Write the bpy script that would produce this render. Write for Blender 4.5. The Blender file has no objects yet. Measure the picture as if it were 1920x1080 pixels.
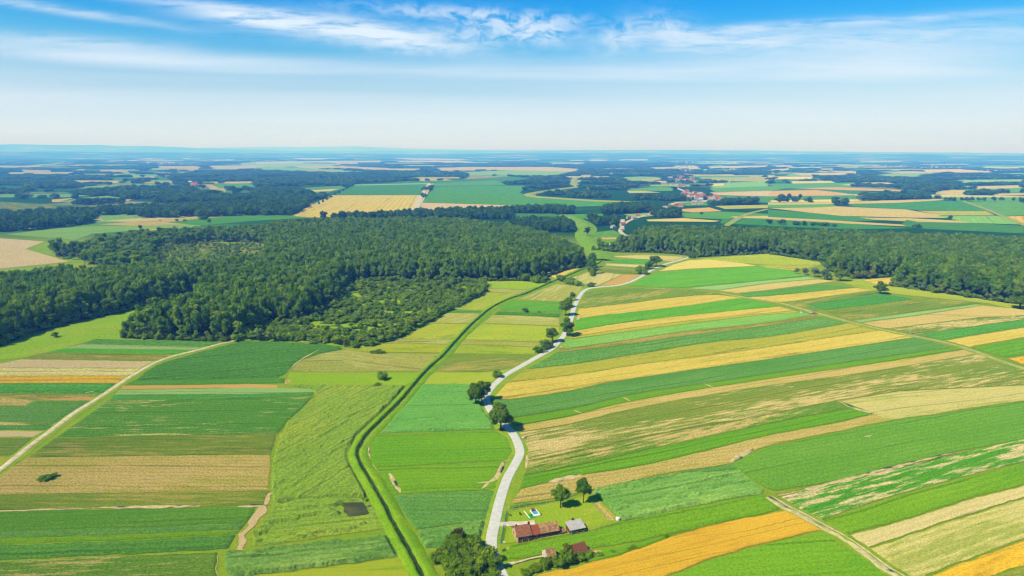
import bpy, bmesh, math, random
import numpy as np
from mathutils import Vector, Matrix
from mathutils.geometry import delaunay_2d_cdt
random.seed(7)
S = bpy.context.scene
COL = S.collection
# ------------------------------------------------------------------ camera
H = 130.0                      # metres above the fields
F = 1281.0                     # focal length in pixels of the 1920 wide photograph
HOR = 287.0                    # the flat horizon crosses the picture's middle here
PITCH = math.atan((540 - HOR) / F)
ROLL = 0.0035
cp, sp = math.cos(PITCH), math.sin(PITCH)
fw = np.array([0, cp, -sp]); r0 = np.array([1.0, 0, 0]); u0 = np.array([0, sp, cp])
r1 = r0 + ROLL * u0; r1 /= np.linalg.norm(r1)
u1 = u0 - ROLL * r0; u1 /= np.linalg.norm(u1)
cam = bpy.data.cameras.new('camera'); co = bpy.data.objects.new('camera', cam); COL.objects.link(co)
cam.sensor_width = 36; cam.lens = F / 1920 * 36; cam.clip_start = 1; cam.clip_end = 300000
M = Matrix(((r1[0], u1[0], -fw[0], 0), (r1[1], u1[1], -fw[1], 0), (r1[2], u1[2], -fw[2], H), (0, 0, 0, 1)))
co.matrix_world = M
S.camera = co
S.render.resolution_x, S.render.resolution_y = 1024, 576
# ------------------------------------------------------------------ light, sky, exposure
SUN_EL = math.radians(49)
SH = Vector((19, 12.8, 0)).normalized()          # the way shadows fall on the ground
sun_dir = Vector((-SH.x * math.cos(SUN_EL), -SH.y * math.cos(SUN_EL), math.sin(SUN_EL)))   # towards the sun
sl = bpy.data.lights.new('sun', 'SUN'); so = bpy.data.objects.new('sun', sl); COL.objects.link(so)
sl.energy = 5.0; sl.angle = math.radians(0.5); sl.color = (1.0, 0.94, 0.82)
so.rotation_euler = sun_dir.to_track_quat('Z', 'Y').to_euler()
so.location = (0, 0, 300)
S.view_settings.view_transform = 'Standard'; S.view_settings.look = 'None'
S.view_settings.exposure = 0.45; S.view_settings.gamma = 1
S.view_settings.use_curve_mapping = False
S.render.engine = 'CYCLES'
cy = S.cycles
cy.max_bounces = 5; cy.diffuse_bounces = 2; cy.glossy_bounces = 2; cy.transmission_bounces = 2
cy.volume_bounces = 1; cy.transparent_max_bounces = 4
cy.use_denoising = True; cy.denoiser = 'OPENIMAGEDENOISE'; cy.denoising_input_passes = 'RGB_ALBEDO_NORMAL'; cy.denoising_prefilter = 'ACCURATE'
cy.caustics_reflective = False; cy.caustics_refractive = False
cy.pixel_filter_type = 'BLACKMAN_HARRIS'; cy.filter_width = 1.3


def lin(h):
    h = h.lstrip('#')
    out = []
    for i in (0, 2, 4):
        c = int(h[i:i + 2], 16) / 255
        out.append(c / 12.92 if c <= 0.04045 else ((c + 0.055) / 1.055) ** 2.4)
    return out


class G:
    """small helper round a node tree"""
    def __init__(s, tree):
        s.t = tree; s.n = tree.nodes; s.l = tree.links
        s.n.clear()

    def add(s, typ, ins=None, **kw):
        n = s.n.new(typ)
        for k, v in kw.items():
            setattr(n, k, v)
        for k, v in (ins or {}).items():
            if isinstance(v, bpy.types.NodeSocket):
                s.l.new(v, n.inputs[k])
            else:
                n.inputs[k].default_value = v
        return n

    def math(s, op, a, b=None, c=None, clamp=False):
        n = s.add('ShaderNodeMath', operation=op, use_clamp=clamp)
        for i, v in enumerate((a, b, c)):
            if v is None: continue
            if isinstance(v, bpy.types.NodeSocket): s.l.new(v, n.inputs[i])
            else: n.inputs[i].default_value = v
        return n.outputs[0]

    def mix(s, f, a, b, blend='MIX'):
        n = s.add('ShaderNodeMix', data_type='RGBA', blend_type=blend, clamp_factor=True)
        for i, v in ((0, f), (6, a), (7, b)):
            if isinstance(v, bpy.types.NodeSocket): s.l.new(v, n.inputs[i])
            elif i == 0: n.inputs[i].default_value = v
            else: n.inputs[i].default_value = (*v[:3], 1)
        return n.outputs[2]

    def noise(s, vec, scale=1.0, detail=2.0, rough=0.5, dist=0.0):
        n = s.add('ShaderNodeTexNoise', {'Vector': vec, 'Scale': scale, 'Detail': detail, 'Roughness': rough, 'Distortion': dist})
        return n.outputs['Fac']

    def ramp(s, f, a, b, to0=0.0, to1=1.0, smooth=True):
        n = s.add('ShaderNodeMapRange', {0: f, 1: a, 2: b, 3: to0, 4: to1}, interpolation_type='SMOOTHSTEP' if smooth else 'LINEAR')
        return n.outputs[0]

    def mapping(s, vec, scale=(1, 1, 1), rot=0.0, loc=(0, 0, 0)):
        n = s.add('ShaderNodeMapping', {'Vector': vec, 'Scale': scale, 'Rotation': (0, 0, rot), 'Location': loc})
        return n.outputs[0]


# ---- the sky: Nishita, coloured a little deeper with height, with cirrus and a veil of thin cloud
W = bpy.data.worlds.new('World'); S.world = W; W.use_nodes = True
g = G(W.node_tree)
sky = g.add('ShaderNodeTexSky', sky_type='NISHITA', sun_disc=False, sun_elevation=SUN_EL,
            sun_rotation=math.atan2(sun_dir.x, sun_dir.y), altitude=200.0, air_density=1.0, dust_density=0.6, ozone_density=2.0)
tc = g.add('ShaderNodeTexCoord')
sx = g.add('ShaderNodeSeparateXYZ', {0: tc.outputs['Generated']})
X, Y, Z = sx.outputs
az = g.math('ARCTAN2', X, Y)
el = g.math('ARCSINE', Z)
deg = g.math('MULTIPLY', el, 180 / math.pi)
tint = g.add('ShaderNodeValToRGB')
cr = tint.color_ramp
for i, (p, c) in enumerate([(0.0, (0.80, 0.93, 1.0)), (0.10, (0.62, 0.86, 1.0)), (0.20, (0.20, 0.86, 1.25)), (0.28, (0.02, 0.74, 1.40)), (0.36, (0.0, 0.64, 1.44)), (0.7, (0.10, 0.68, 1.25)), (1.0, (0.12, 0.68, 1.22))]):
    e = cr.elements[i] if i < 2 else cr.elements.new(p)
    e.position = p; e.color = (*c, 1)
g.l.new(g.math('DIVIDE', deg, 40.0, clamp=True), tint.inputs[0])
base = g.mix(1.0, sky.outputs[0], tint.outputs[0], 'MULTIPLY')
# cloud coordinates: tangents of azimuth and elevation (in degrees), as flat cloud layers run towards the horizon
Yc = g.math('MAXIMUM', g.math('ABSOLUTE', Y), 0.25)
azd = g.math('MULTIPLY', g.math('DIVIDE', X, Yc), 180 / math.pi)
degc = g.math('MULTIPLY', g.math('DIVIDE', Z, Yc), 180 / math.pi)
vec = g.add('ShaderNodeCombineXYZ', {0: azd, 1: degc, 2: 0.0}).outputs[0]


def blob(cx, cy_, sx_, sy_, rot=0.0, p=1.0):
    m = g.add('ShaderNodeMapping', {'Vector': vec, 'Location': (cx, cy_, 0), 'Rotation': (0, 0, math.radians(rot)), 'Scale': (sx_, sy_, 1)}, vector_type='TEXTURE')
    d = g.add('ShaderNodeVectorMath', {0: m.outputs[0], 1: m.outputs[0]}, operation='DOT_PRODUCT').outputs['Value']
    return g.math('POWER', 2.718, g.math('MULTIPLY', d, -p))


def total(*a):
    r = a[0]
    for b in a[1:]: r = g.math('ADD', r, b)
    return r


def A(u, v=60):
    d = fw + r1 * ((u - 960) / F) + u1 * ((540 - v) / F); return math.degrees(d[0] / d[1])
def E(v, u=960):
    d = fw + r1 * ((u - 960) / F) + u1 * ((540 - v) / F); return math.degrees(d[2] / d[1])


w1 = g.noise(g.mapping(vec, (0.16, 1.25, 1), 0.10), 1.0, 10, 0.70, 0.25)
w2 = g.noise(g.mapping(vec, (0.50, 1.05, 1), 0.35, (5, 2, 0)), 1.0, 10, 0.68, 0.5)
w3 = g.noise(g.mapping(vec, (0.045, 0.8, 1), 0.03, (9, 1, 0)), 1.0, 9, 0.62, 0.2)
m1 = total(blob(A(600), E(52), 9.0, 0.95, -6.0), blob(A(470), E(34), 5.0, 0.55, -7.0), blob(A(740), E(72), 5.0, 0.75, -9.0))
streak = g.math('MULTIPLY', m1, g.ramp(w1, 0.30, 0.58))
m2 = total(blob(A(920), E(58), 4.2, 0.95, 2), blob(A(1020), E(64), 2.4, 0.95, 0), blob(A(1160), E(72), 1.8, 1.0, 20), blob(A(1260), E(55), 2.6, 1.1, -15), blob(A(880), E(27), 9.0, 0.55, -3), blob(A(760), E(80), 6.0, 0.8, -4))
puffs = g.math('MULTIPLY', m2, g.ramp(w2, 0.36, 0.62))
m3 = total(blob(A(120), E(22), 9.0, 0.35, -8.0), blob(A(450), E(18), 10.0, 0.3, -5.0), blob(A(1500), E(45), 16.0, 0.35, 3.5), blob(A(1700), E(68), 16.0, 1.1, 3.0), blob(A(1330), E(78), 8.0, 0.8, 1.0), blob(A(130), E(82), 9.0, 0.55, -3.5))
side = g.math('MULTIPLY', m3, g.ramp(w1, 0.25, 0.62))
m4 = total(blob(A(1150), E(136), 40.0, 1.0, -0.5), blob(A(150), E(104), 17.0, 0.75, -3.0), blob(A(1700), E(105), 14.0, 1.5, 1.0))
band = g.math('MULTIPLY', m4, g.ramp(w3, 0.25, 0.65, 0.62, 1.0))
high = g.math('MULTIPLY', g.ramp(deg, 14.0, 26.0), g.math('MULTIPLY', g.ramp(w1, 0.55, 0.85), 0.5))   # the same cirrus goes on overhead
veil = g.math('MULTIPLY', g.ramp(deg, 9.3, 1.2), g.ramp(w3, 0.1, 0.8, 0.78, 0.97))
gaps = total(g.math('MULTIPLY', blob(A(550), E(166), 30.0, 0.5, -0.8), 0.34), g.math('MULTIPLY', blob(A(700), E(98), 18.0, 0.6, -2.5), 0.6), g.math('MULTIPLY', blob(A(400), E(205), 22.0, 0.6, 0.4), 0.12), g.math('MULTIPLY', blob(A(100), E(128), 12.0, 0.5, -2.0), 0.3))
veil = g.math('MULTIPLY', veil, g.math('SUBTRACT', 1.0, g.math('MULTIPLY', gaps, g.ramp(w3, 0.8, 0.3, 0.5, 1.0))))
cl = g.math('MAXIMUM', veil, g.math('MULTIPLY', band, 0.74))
for c, k in ((streak, 0.74), (puffs, 0.66), (side, 0.62), (high, 0.5)):
    inv = g.math('SUBTRACT', 1.0, g.math('MULTIPLY', c, k, clamp=True))
    cl = g.math('SUBTRACT', 1.0, g.math('MULTIPLY', g.math('SUBTRACT', 1.0, cl), inv))
SKY_K = 0.085
cloudcol = g.mix(g.ramp(deg, 0.0, 9.0), (0.58 / SKY_K, 0.69 / SKY_K, 0.93 / SKY_K), (0.56 / SKY_K, 0.66 / SKY_K, 0.80 / SKY_K))
skyc = g.mix(cl, base, cloudcol)
bg = g.add('ShaderNodeBackground', {'Color': skyc, 'Strength': SKY_K})
wo = g.add('ShaderNodeOutputWorld', {'Surface': bg.outputs[0]})


# ------------------------------------------------------------------ picture pixel -> point of the ground
def ray(u, v):
    d = fw + r1 * ((u - 960) / F) + u1 * ((540 - v) / F)
    return d


def P(u, v, z=0.0):
    d = ray(u, v)
    dz = min(d[2], -0.0012)
    t = (H - z) / -dz
    return np.array([d[0] * t, d[1] * t, z])


def mpp(u, v):                # metres for one photograph pixel at this ground point
    p = P(u, v)
    return float(np.dot(p - np.array([0, 0, H]), fw)) / F


# ------------------------------------------------------------------ objects
def prop(o, label=None, cat=None, group=None, kind=None):
    if label: o['label'] = label
    if cat: o['category'] = cat
    if group: o['group'] = group
    if kind: o['kind'] = kind
    return o


def link(o, parent=None):
    COL.objects.link(o)
    if parent: o.parent = parent
    return o


def mesh_obj(name, verts, faces, mats, parent=None, midx=None, smooth=False):
    me = bpy.data.meshes.new(name)
    me.from_pydata([tuple(map(float, v)) for v in verts], [], faces)
    for m in (mats if isinstance(mats, (list, tuple)) else [mats]): me.materials.append(m)
    if midx is not None: me.polygons.foreach_set('material_index', midx)
    if smooth: me.polygons.foreach_set('use_smooth', [True] * len(faces))
    me.update()
    return link(bpy.data.objects.new(name, me), parent)


def empty(name, loc, rz=0.0):
    o = bpy.data.objects.new(name, None); o.empty_display_size = 1
    o.location = loc; o.rotation_euler = (0, 0, rz)
    return link(o)


# ------------------------------------------------------------------ noise on arrays
def _hash(ix, iy, s):
    n = (ix * 374761393 + iy * 668265263 + s * 1442695041) & 0xffffffff
    n = ((n ^ (n >> 13)) * 1274126177) & 0xffffffff
    return ((n ^ (n >> 16)) & 0xffff) / 65535.0


def vnoise(x, y, s=0):
    x = np.asarray(x, float); y = np.asarray(y, float)
    ix = np.floor(x).astype(np.int64); iy = np.floor(y).astype(np.int64)
    fx = x - ix; fy = y - iy
    fx = fx * fx * (3 - 2 * fx); fy = fy * fy * (3 - 2 * fy)
    a = _hash(ix, iy, s); b = _hash(ix + 1, iy, s); c = _hash(ix, iy + 1, s); d = _hash(ix + 1, iy + 1, s)
    return (a * (1 - fx) + b * fx) * (1 - fy) + (c * (1 - fx) + d * fx) * fy


def fbm(x, y, s=0, o=3):
    r = 0; k = 0.5; t = 0
    for i in range(o):
        r = r + k * vnoise(x * 2 ** i, y * 2 ** i, s + i); t += k; k *= 0.5
    return r / t


def inside(px, py, poly):
    poly = np.asarray(poly); n = len(poly)
    r = np.zeros(len(px), bool)
    j = n - 1
    for i in range(n):
        xi, yi = poly[i][:2]; xj, yj = poly[j][:2]
        c = ((yi > py) != (yj > py)) & (px < (xj - xi) * (py - yi) / ((yj - yi) or 1e-9) + xi)
        r ^= c; j = i
    return r


def dist_line(px, py, line):
    d = np.full(len(px), 1e9)
    for a, b in zip(line[:-1], line[1:]):
        ax, ay = a[:2]; bx, by = b[:2]
        L2 = (bx - ax) ** 2 + (by - ay) ** 2 + 1e-9
        t = np.clip(((px - ax) * (bx - ax) + (py - ay) * (by - ay)) / L2, 0, 1)
        d = np.minimum(d, np.hypot(px - ax - t * (bx - ax), py - ay - t * (by - ay)))
    return d


def catmull(pts, step):
    pts = [np.asarray(p, float)[:2] for p in pts]
    out = []
    for i in range(len(pts) - 1):
        p0 = pts[max(i - 1, 0)]; p1 = pts[i]; p2 = pts[i + 1]; p3 = pts[min(i + 2, len(pts) - 1)]
        st = step(p1) if callable(step) else step
        n = max(1, int(np.linalg.norm(p2 - p1) / st))
        # centripetal-like tangents keep long and short spans from overshooting
        l1 = np.linalg.norm(p2 - p1)
        m1 = (p2 - p0) / max(np.linalg.norm(p2 - p1) + np.linalg.norm(p1 - p0), 1e-6) * l1
        m2 = (p3 - p1) / max(np.linalg.norm(p3 - p2) + np.linalg.norm(p2 - p1), 1e-6) * l1
        for k in range(n):
            t = k / n; t2 = t * t; t3 = t2 * t
            out.append((2 * t3 - 3 * t2 + 1) * p1 + (t3 - 2 * t2 + t) * m1 + (-2 * t3 + 3 * t2) * p2 + (t3 - t2) * m2)
    out.append(pts[-1])
    return np.array(out)


def G2(pts): return [P(u, v)[:2] for u, v in pts]


# ------------------------------------------------------------------ materials
K = 0.60
def C(h, k=1.0):              # photograph colour in sunlight -> the surface's own colour
    r, g_, b = lin(h)
    if g_ > r * 1.02 and g_ > b:
        t = min(max((r / g_ - 0.22) / 0.4, 0), 1)
        w = (1.42 - 0.40 * t, 0.96, 0.50 + 0.08 * t)
    else: w = (0.98, 1.08, 0.70) if b < 0.52 * r else (1.0, 1.03, 0.88)
    return [min(c * q * K * k, 0.9) for c, q in zip((r, g_, b), w)]


def mat(name):
    m = bpy.data.materials.new(name); m.use_nodes = True
    return m, G(m.node_tree)


def simple(name, col, rough=0.9, var=0.0, scale=1.0, bump=0.0, spec=0.2, metal=0.0):
    m, g = mat(name)
    out = g.add('ShaderNodeOutputMaterial')
    b = g.add('ShaderNodeBsdfPrincipled', {'Roughness': rough, 'Metallic': metal, 'Specular IOR Level': spec})
    c = (*col[:3], 1)
    if var > 0:
        p = g.add('ShaderNodeTexCoord').outputs['Object']
        n = g.noise(p, scale, 4, 0.6)
        f = g.ramp(n, 0.3, 0.7, 1 - var, 1 + var)
        cc = g.mix(1.0, c, g.add('ShaderNodeCombineXYZ', {0: f, 1: f, 2: f}).outputs[0], 'MULTIPLY')
        g.l.new(cc, b.inputs['Base Color'])
        if bump:
            bn = g.add('ShaderNodeBump', {'Strength': bump, 'Height': n}); g.l.new(bn.outputs[0], b.inputs['Normal'])
    else:
        b.inputs['Base Color'].default_value = c
    g.l.new(b.outputs[0], out.inputs[0])
    return m


CROPS = {
    # base, alt, streak, patch colour, patch amount, grain contrast, crop height, tram lines
    'beet':    ('489a42', '56a84e', 0.4, None, 0, 0.45, 0.7, 0),
    'farg':    ('4c9c34', '5caa42', 0.4, None, 0, 0.3, 0.5, 0),
    'farb':    ('3a8a34', '489642', 0.4, None, 0, 0.3, 0.5, 0),
    'deep':    ('458c3a', '529c46', 0.4, None, 0, 0.45, 0.7, 0),
    'bright':  ('58a41c', '6cb026', 0.5, None, 0, 0.35, 0.5, 0),
    'vivid':   ('4cac2c', '60b638', 0.35, None, 0, 0.3, 0.5, 0),
    'blue':    ('4c9648', '62a45a', 0.4, None, 0, 0.4, 0.8, 0),
    'mid':     ('4f9a34', '5fa440', 0.35, None, 0, 0.35, 0.8, 0),
    'light':   ('74b659', '86c068', 0.3, None, 0, 0.3, 0.5, 0),
    'teal':    ('86bd7c', '95c789', 0.3, None, 0, 0.25, 0.5, 0),
    'meadow':  ('a0b830', 'b4c140', 0.35, '7fae24', 0.25, 0.25, 0.15, 0),
    'grass':   ('86b81e', '9cc22c', 0.4, 'b0b840', 0.2, 0.3, 0.2, 0),
    'lawn':    ('84b422', '98bc2e', 0.3, 'b4ba58', 0.16, 0.25, 0.06, 0),
    'olive':   ('9a9c46', '83923c', 0.6, 'b9a45c', 0.35, 0.3, 0.3, 0),
    'oliveg':  ('7f9c38', '6a8f34', 0.6, 'b0a055', 0.30, 0.35, 0.4, 0),
    'ochre':   ('b0a83a', 'bdae48', 0.4, '8ea234', 0.2, 0.25, 0.5, 0),
    'dryg':    ('b6b060', 'a6a850', 0.5, 'c6b676', 0.3, 0.3, 0.15, 0),
    'brown':   ('b3a06a', 'a09658', 0.5, 'c2a878', 0.3, 0.3, 0.1, 0),
    'stubble': ('d4b078', 'c6a86a', 0.5, 'b7a654', 0.3, 0.5, 0.2, 0),
    'tan':     ('d6b67c', 'cfae70', 0.4, 'b8a85c', 0.25, 0.3, 0.2, 0),
    'pale':    ('d8c08a', 'cbb87c', 0.6, 'b0ac5c', 0.33, 0.35, 0.3, 0),
    'paler':   ('e3c9a0', 'd8c090', 0.4, 'c3b576', 0.2, 0.3, 0.2, 0),
    'cream':   ('e6cf9c', 'd9bd84', 0.5, 'cdae7c', 0.3, 0.4, 0.2, 0),
    'pink':    ('e0bda0', 'd9b596', 0.4, 'd6b48c', 0.2, 0.25, 0.05, 0),
    'orangesoil': ('d8a468', 'cf9c5c', 0.4, None, 0, 0.25, 0.05, 0),
    'wheat':   ('dcb758', 'e2c068', 0.45, 'c9ac4c', 0.25, 0.2, 0.8, 1),
    'wheatp':  ('e0c070', 'e6c87a', 0.4, 'd0b460', 0.2, 0.2, 0.8, 0),
    'gold':    ('e2aa34', 'e8b23c', 0.5, 'cf9830', 0.25, 0.3, 0.8, 1),
    'mottled': ('6c9838', '90a04a', 0.9, 'dec28c', 0.34, 0.5, 0.4, 0),
    'mottleg': ('4f9230', '66993a', 0.6, 'cfb47a', 0.28, 0.5, 0.5, 0),
    'patchy':  ('3f9a20', '55a42a', 0.6, 'e2c3a6', 0.44, 0.5, 0.5, 0),
    'dots':    ('478f34', '5a983c', 0.5, 'd3bd80', 0.26, 0.5, 0.5, 0),
    'lodged':  ('78ac3e', '86b34a', 0.4, '9cb848', 0.3, 0.45, 0.9, 0),
    'lodgeb':  ('5c9e50', '78b464', 0.5, '8cbc68', 0.3, 0.4, 0.9, 0),
    'lodgem':  ('5fae58', '6cb662', 0.4, '84bd70', 0.2, 0.3, 0.9, 0),
}
_cc = {}


def crop_mat(key, ang, d):
    lvl = round(math.log2(max(d, 150) / 150))
    ai = round(math.degrees(ang) / 4) * 4
    kk = (key, ai, lvl)
    if kk in _cc: return _cc[kk]
    b, a, st, pc, pa, gr, h, tram = CROPS[key]
    m, g = mat('crop_' + key)
    out = g.add('ShaderNodeOutputMaterial')
    pos = g.add('ShaderNodeNewGeometry').outputs['Position']
    q = g.mapping(pos, (1, 1, 0.3), -math.radians(ai))
    s = 2.0 ** lvl
    streak = g.noise(g.mapping(q, (1 / 70, 1 / (1.1 * s), 1)), 1, 3, 0.6)
    big = g.noise(g.mapping(q, (1 / 55, 1 / 18, 1), 0, (31, 7, 0)), 1, 4, 0.55, 0.4)
    grain = g.noise(g.mapping(q, (1 / (0.45 * s), 1 / (0.34 * s), 1)), 1, 3, 0.7)
    f = g.math('ADD', g.math('MULTIPLY', g.math('SUBTRACT', streak, 0.5), 3.2 * st), g.math('MULTIPLY', g.math('SUBTRACT', big, 0.5), 2.2))
    f = g.math('ADD', f, 0.5, clamp=True)
    c = g.mix(f, C(b), C(a))
    if pc:
        pn = g.noise(g.mapping(q, (1 / 16, 1 / (1.6 * math.sqrt(s)), 1), 0, (3, 50, 0)), 1, 5, 0.65)
        pb = g.noise(g.mapping(q, (1 / 90, 1 / 22, 1), 0, (13, 5, 0)), 1, 2, 0.5)
        v = g.math('ADD', g.math('MULTIPLY', pn, 0.55), g.math('MULTIPLY', pb, 0.45))
        t = 0.5 + (0.42 - pa) * 0.42
        c = g.mix(g.ramp(v, t - 0.05, t + 0.06), c, C(pc))
    sy = g.add('ShaderNodeSeparateXYZ', {0: q}).outputs[1]
    wob = g.noise(g.mapping(q, (1 / 45, 1 / 45, 1)), 1, 2)
    yr = g.math('ADD', sy, g.math('MULTIPLY', wob, 5.0))
    rw = g.math('PINGPONG', g.math('DIVIDE', yr, 1.5 * s), 0.5)
    norow = key in ('meadow', 'grass', 'lawn', 'pink', 'orangesoil') or lvl >= 4
    ra = g.math('MULTIPLY', g.ramp(streak, 0.3, 0.65), 0.0 if norow else 0.26 * min(1, gr * 2.2))
    rows = g.math('ADD', g.math('MULTIPLY', g.math('SUBTRACT', rw, 0.3), g.math('MULTIPLY', ra, 2.0)), 1.0)
    pas = g.math('LESS_THAN', g.math('PINGPONG', g.math('DIVIDE', yr, 9.0 * s), 0.5), 0.035)
    rows = g.math('MULTIPLY', rows, g.math('SUBTRACT', 1.0, g.math('MULTIPLY', pas, g.ramp(big, 0.40, 0.62, 0.0, 0.0 if norow else 0.30))))
    c = g.mix(1.0, c, g.add('ShaderNodeCombineXYZ', {0: rows, 1: rows, 2: rows}).outputs[0], 'MULTIPLY')
    if tram:
        sx_ = g.add('ShaderNodeSeparateXYZ', {0: q}).outputs
        w = g.noise(g.mapping(q, (1 / 40, 1 / 40, 1)), 1, 1)
        yy = g.math('ADD', sx_[1], g.math('MULTIPLY', w, 3.0))
        fr = g.math('FRACT', g.math('DIVIDE', yy, 13.0))
        l = g.math('LESS_THAN', g.math('ABSOLUTE', g.math('SUBTRACT', fr, 0.5)), 0.022 * max(1, s * 0.6))
        c = g.mix(g.math('MULTIPLY', l, g.ramp(streak, 0.35, 0.6, 0.1, 0.5)), c, C('9a8a3a'))
    fg = g.ramp(grain, 0.30, 0.70, 1 - gr * 1.05, 1 + gr * 0.85, smooth=False)
    c = g.mix(1.0, c, g.add('ShaderNodeCombineXYZ', {0: fg, 1: fg, 2: fg}).outputs[0], 'MULTIPLY')
    rnd = g.add('ShaderNodeObjectInfo').outputs['Random']
    c = g.add('ShaderNodeHueSaturation', {'Hue': g.math('ADD', 0.486 if lin(b)[1] > lin(b)[0] else 0.499, g.math('MULTIPLY', rnd, 0.02 if lin(b)[1] > lin(b)[0] else 0.010)), 'Saturation': 1.0, 'Value': g.math('ADD', 0.94, g.math('MULTIPLY', g.math('FRACT', g.math('MULTIPLY', rnd, 7.3)), 0.16)), 'Color': c}).outputs[0]
    bs = g.add('ShaderNodeBsdfDiffuse', {'Color': c, 'Roughness': 0.6})
    bn = g.add('ShaderNodeBump', {'Strength': 0.5, 'Distance': 0.25 * s, 'Height': grain})
    g.l.new(bn.outputs[0], bs.inputs['Normal'])
    g.l.new(bs.outputs[0], out.inputs[0])
    _cc[kk] = m
    return m


KEEP = []                     # (centre line, half width) kept free of crops
NFIELD = [0]


def field(name, key, pts, lodge=0.0, h=None, ground=False, label=None, ang=None, rough=1.0, rag=1.0):
    gp = np.array([np.asarray(p)[:2] for p in pts]) if ground else np.array(G2(pts))
    NFIELD[0] += 1
    ctr = gp.mean(0); d = float(np.median(np.hypot(gp[:, 0], gp[:, 1])))
    if ang is None:
        e = np.roll(gp, -1, 0) - gp; L = np.hypot(e[:, 0], e[:, 1])
        # summed doubled-angle direction of the edges = the way the rows run
        a2 = 2 * np.arctan2(e[:, 1], e[:, 0])
        ang = 0.5 * math.atan2(float((L ** 1.5 * np.sin(a2)).sum()), float((L ** 1.5 * np.cos(a2)).sum()))
    m = crop_mat(key, ang, d)
    hh = CROPS[key][6] if h is None else h
    res = max(0.85, d / 290.0)
    if lodge: res *= 0.8
    far = d > 950
    if far: res = d / 60.0
    # ragged, resampled boundary
    bp = []
    n = len(gp)
    for i in range(n):
        a = gp[i]; b = gp[(i + 1) % n]
        k = max(1, int(np.linalg.norm(b - a) / (res * (1.5 if not far else 2.0))))
        for j in range(k): bp.append(a + (b - a) * j / k)
    bp = np.array(bp)
    amp = (1.3 if not far else d * 0.0012) * rag
    fs = 1 / 5.0 if not far else 1 / 40.0
    bp = bp + amp * np.stack([fbm(bp[:, 0] * fs, bp[:, 1] * fs, 5) - .5, fbm(bp[:, 0] * fs, bp[:, 1] * fs, 9) - .5], 1)
    if not far:              # a narrow grass margin is left between neighbours
        tn = np.roll(bp, -1, 0) - np.roll(bp, 1, 0); tn /= np.linalg.norm(tn, axis=1)[:, None] + 1e-9
        sg = np.sign((gp[:, 0] * np.roll(gp[:, 1], -1) - np.roll(gp[:, 0], -1) * gp[:, 1]).sum())
        bp = bp + np.stack([-tn[:, 1], tn[:, 0]], 1) * sg * (0.28 * min(1.6, max(1, d / 300)) * (0.3 + 1.4 * vnoise(bp[:, 0] / 4, bp[:, 1] / 4, 2)))[:, None]
    zb = 0.012 + 0.0016 * NFIELD[0]
    x0, y0 = bp.min(0); x1, y1 = bp.max(0)
    ca, sa = math.cos(ang), math.sin(ang)
    if far:
        ip = np.zeros((0, 2))
    else:
        gx, gy = np.meshgrid(np.arange(x0, x1, res), np.arange(y0, y1, res))
        ip = np.stack([gx.ravel(), gy.ravel()], 1)
        if len(ip): ip = ip + (np.random.RandomState(NFIELD[0]).rand(len(ip), 2) - 0.5) * res * 0.6
        ip = ip[inside(ip[:, 0], ip[:, 1], bp)] if len(ip) else ip
        if len(ip):
            dl = dist_line(ip[:, 0], ip[:, 1], np.vstack([bp, bp[:1]])) if len(bp) < 400 else None
            if dl is None:
                dl = np.full(len(ip), 1e9)
                cl_ = np.vstack([bp, bp[:1]])
                for s in range(0, len(bp), 40):
                    dl = np.minimum(dl, dist_line(ip[:, 0], ip[:, 1], cl_[s:s + 41]))
            ip = ip[dl > res * 0.55]
    allp = np.vstack([bp, ip]) if len(ip) else bp
    nb = len(bp)
    if far:
        z = np.full(len(allp), zb)
    else:
        q1 = allp[:, 0] * ca + allp[:, 1] * sa; q2 = -allp[:, 0] * sa + allp[:, 1] * ca
        z = hh * (0.72 + 0.28 * 2 * (vnoise(q1 / (1.6 * res), q2 / (1.2 * res), 3) - .5) * rough + 0.2 * (fbm(q1 / 30, q2 / 8, 8) - .5))
        if lodge:
            a = fbm(q1 / 9.0, q2 / 2.6, 21, 3); b = fbm(q1 / 40.0, q2 / 14.0, 4, 2)
            cut = np.clip((a + 0.8 * (b - .5) - 0.49) * 11.0, 0, 1)
            z = 1.35 * hh * (1.1 - lodge * cut) * (0.85 + 0.3 * vnoise(q1 / 1.4, q2 / 1.1, 6))
        fade = np.ones(len(allp))
        for line, hw, *sf in KEEP:
            lo = line.min(0) - 12; hi = line.max(0) + 12
            if hi[0] < x0 or lo[0] > x1 or hi[1] < y0 or lo[1] > y1: continue
            near = (line[:, 0] > x0 - 30) & (line[:, 0] < x1 + 30) & (line[:, 1] > y0 - 30) & (line[:, 1] < y1 + 30)
            ii = np.where(near)[0]
            if len(ii) < 2: continue
            dd = dist_line(allp[:, 0], allp[:, 1], line[ii.min():ii.max() + 1])
            fade = np.minimum(fade, np.clip((dd - hw) / (sf[0] if sf else 1.0), 0, 1))
        z = z * fade + zb * 0.2
        z[:nb] = zb * 0.3
    edges = [(i, (i + 1) % nb) for i in range(nb)]
    vv, ee, ff, ov, oe, of = delaunay_2d_cdt([Vector((float(p[0]), float(p[1]))) for p in allp], edges, [list(range(nb))], 1, 1e-5)
    zz = [float(z[o[0]]) if o else zb for o in ov]
    verts = [(v.x, v.y, zz[i]) for i, v in enumerate(vv)]
    o = mesh_obj(name, verts, [list(f) if True else f for f in ff], m, smooth=not lodge)
    prop(o, kind='structure')
    return o


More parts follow.
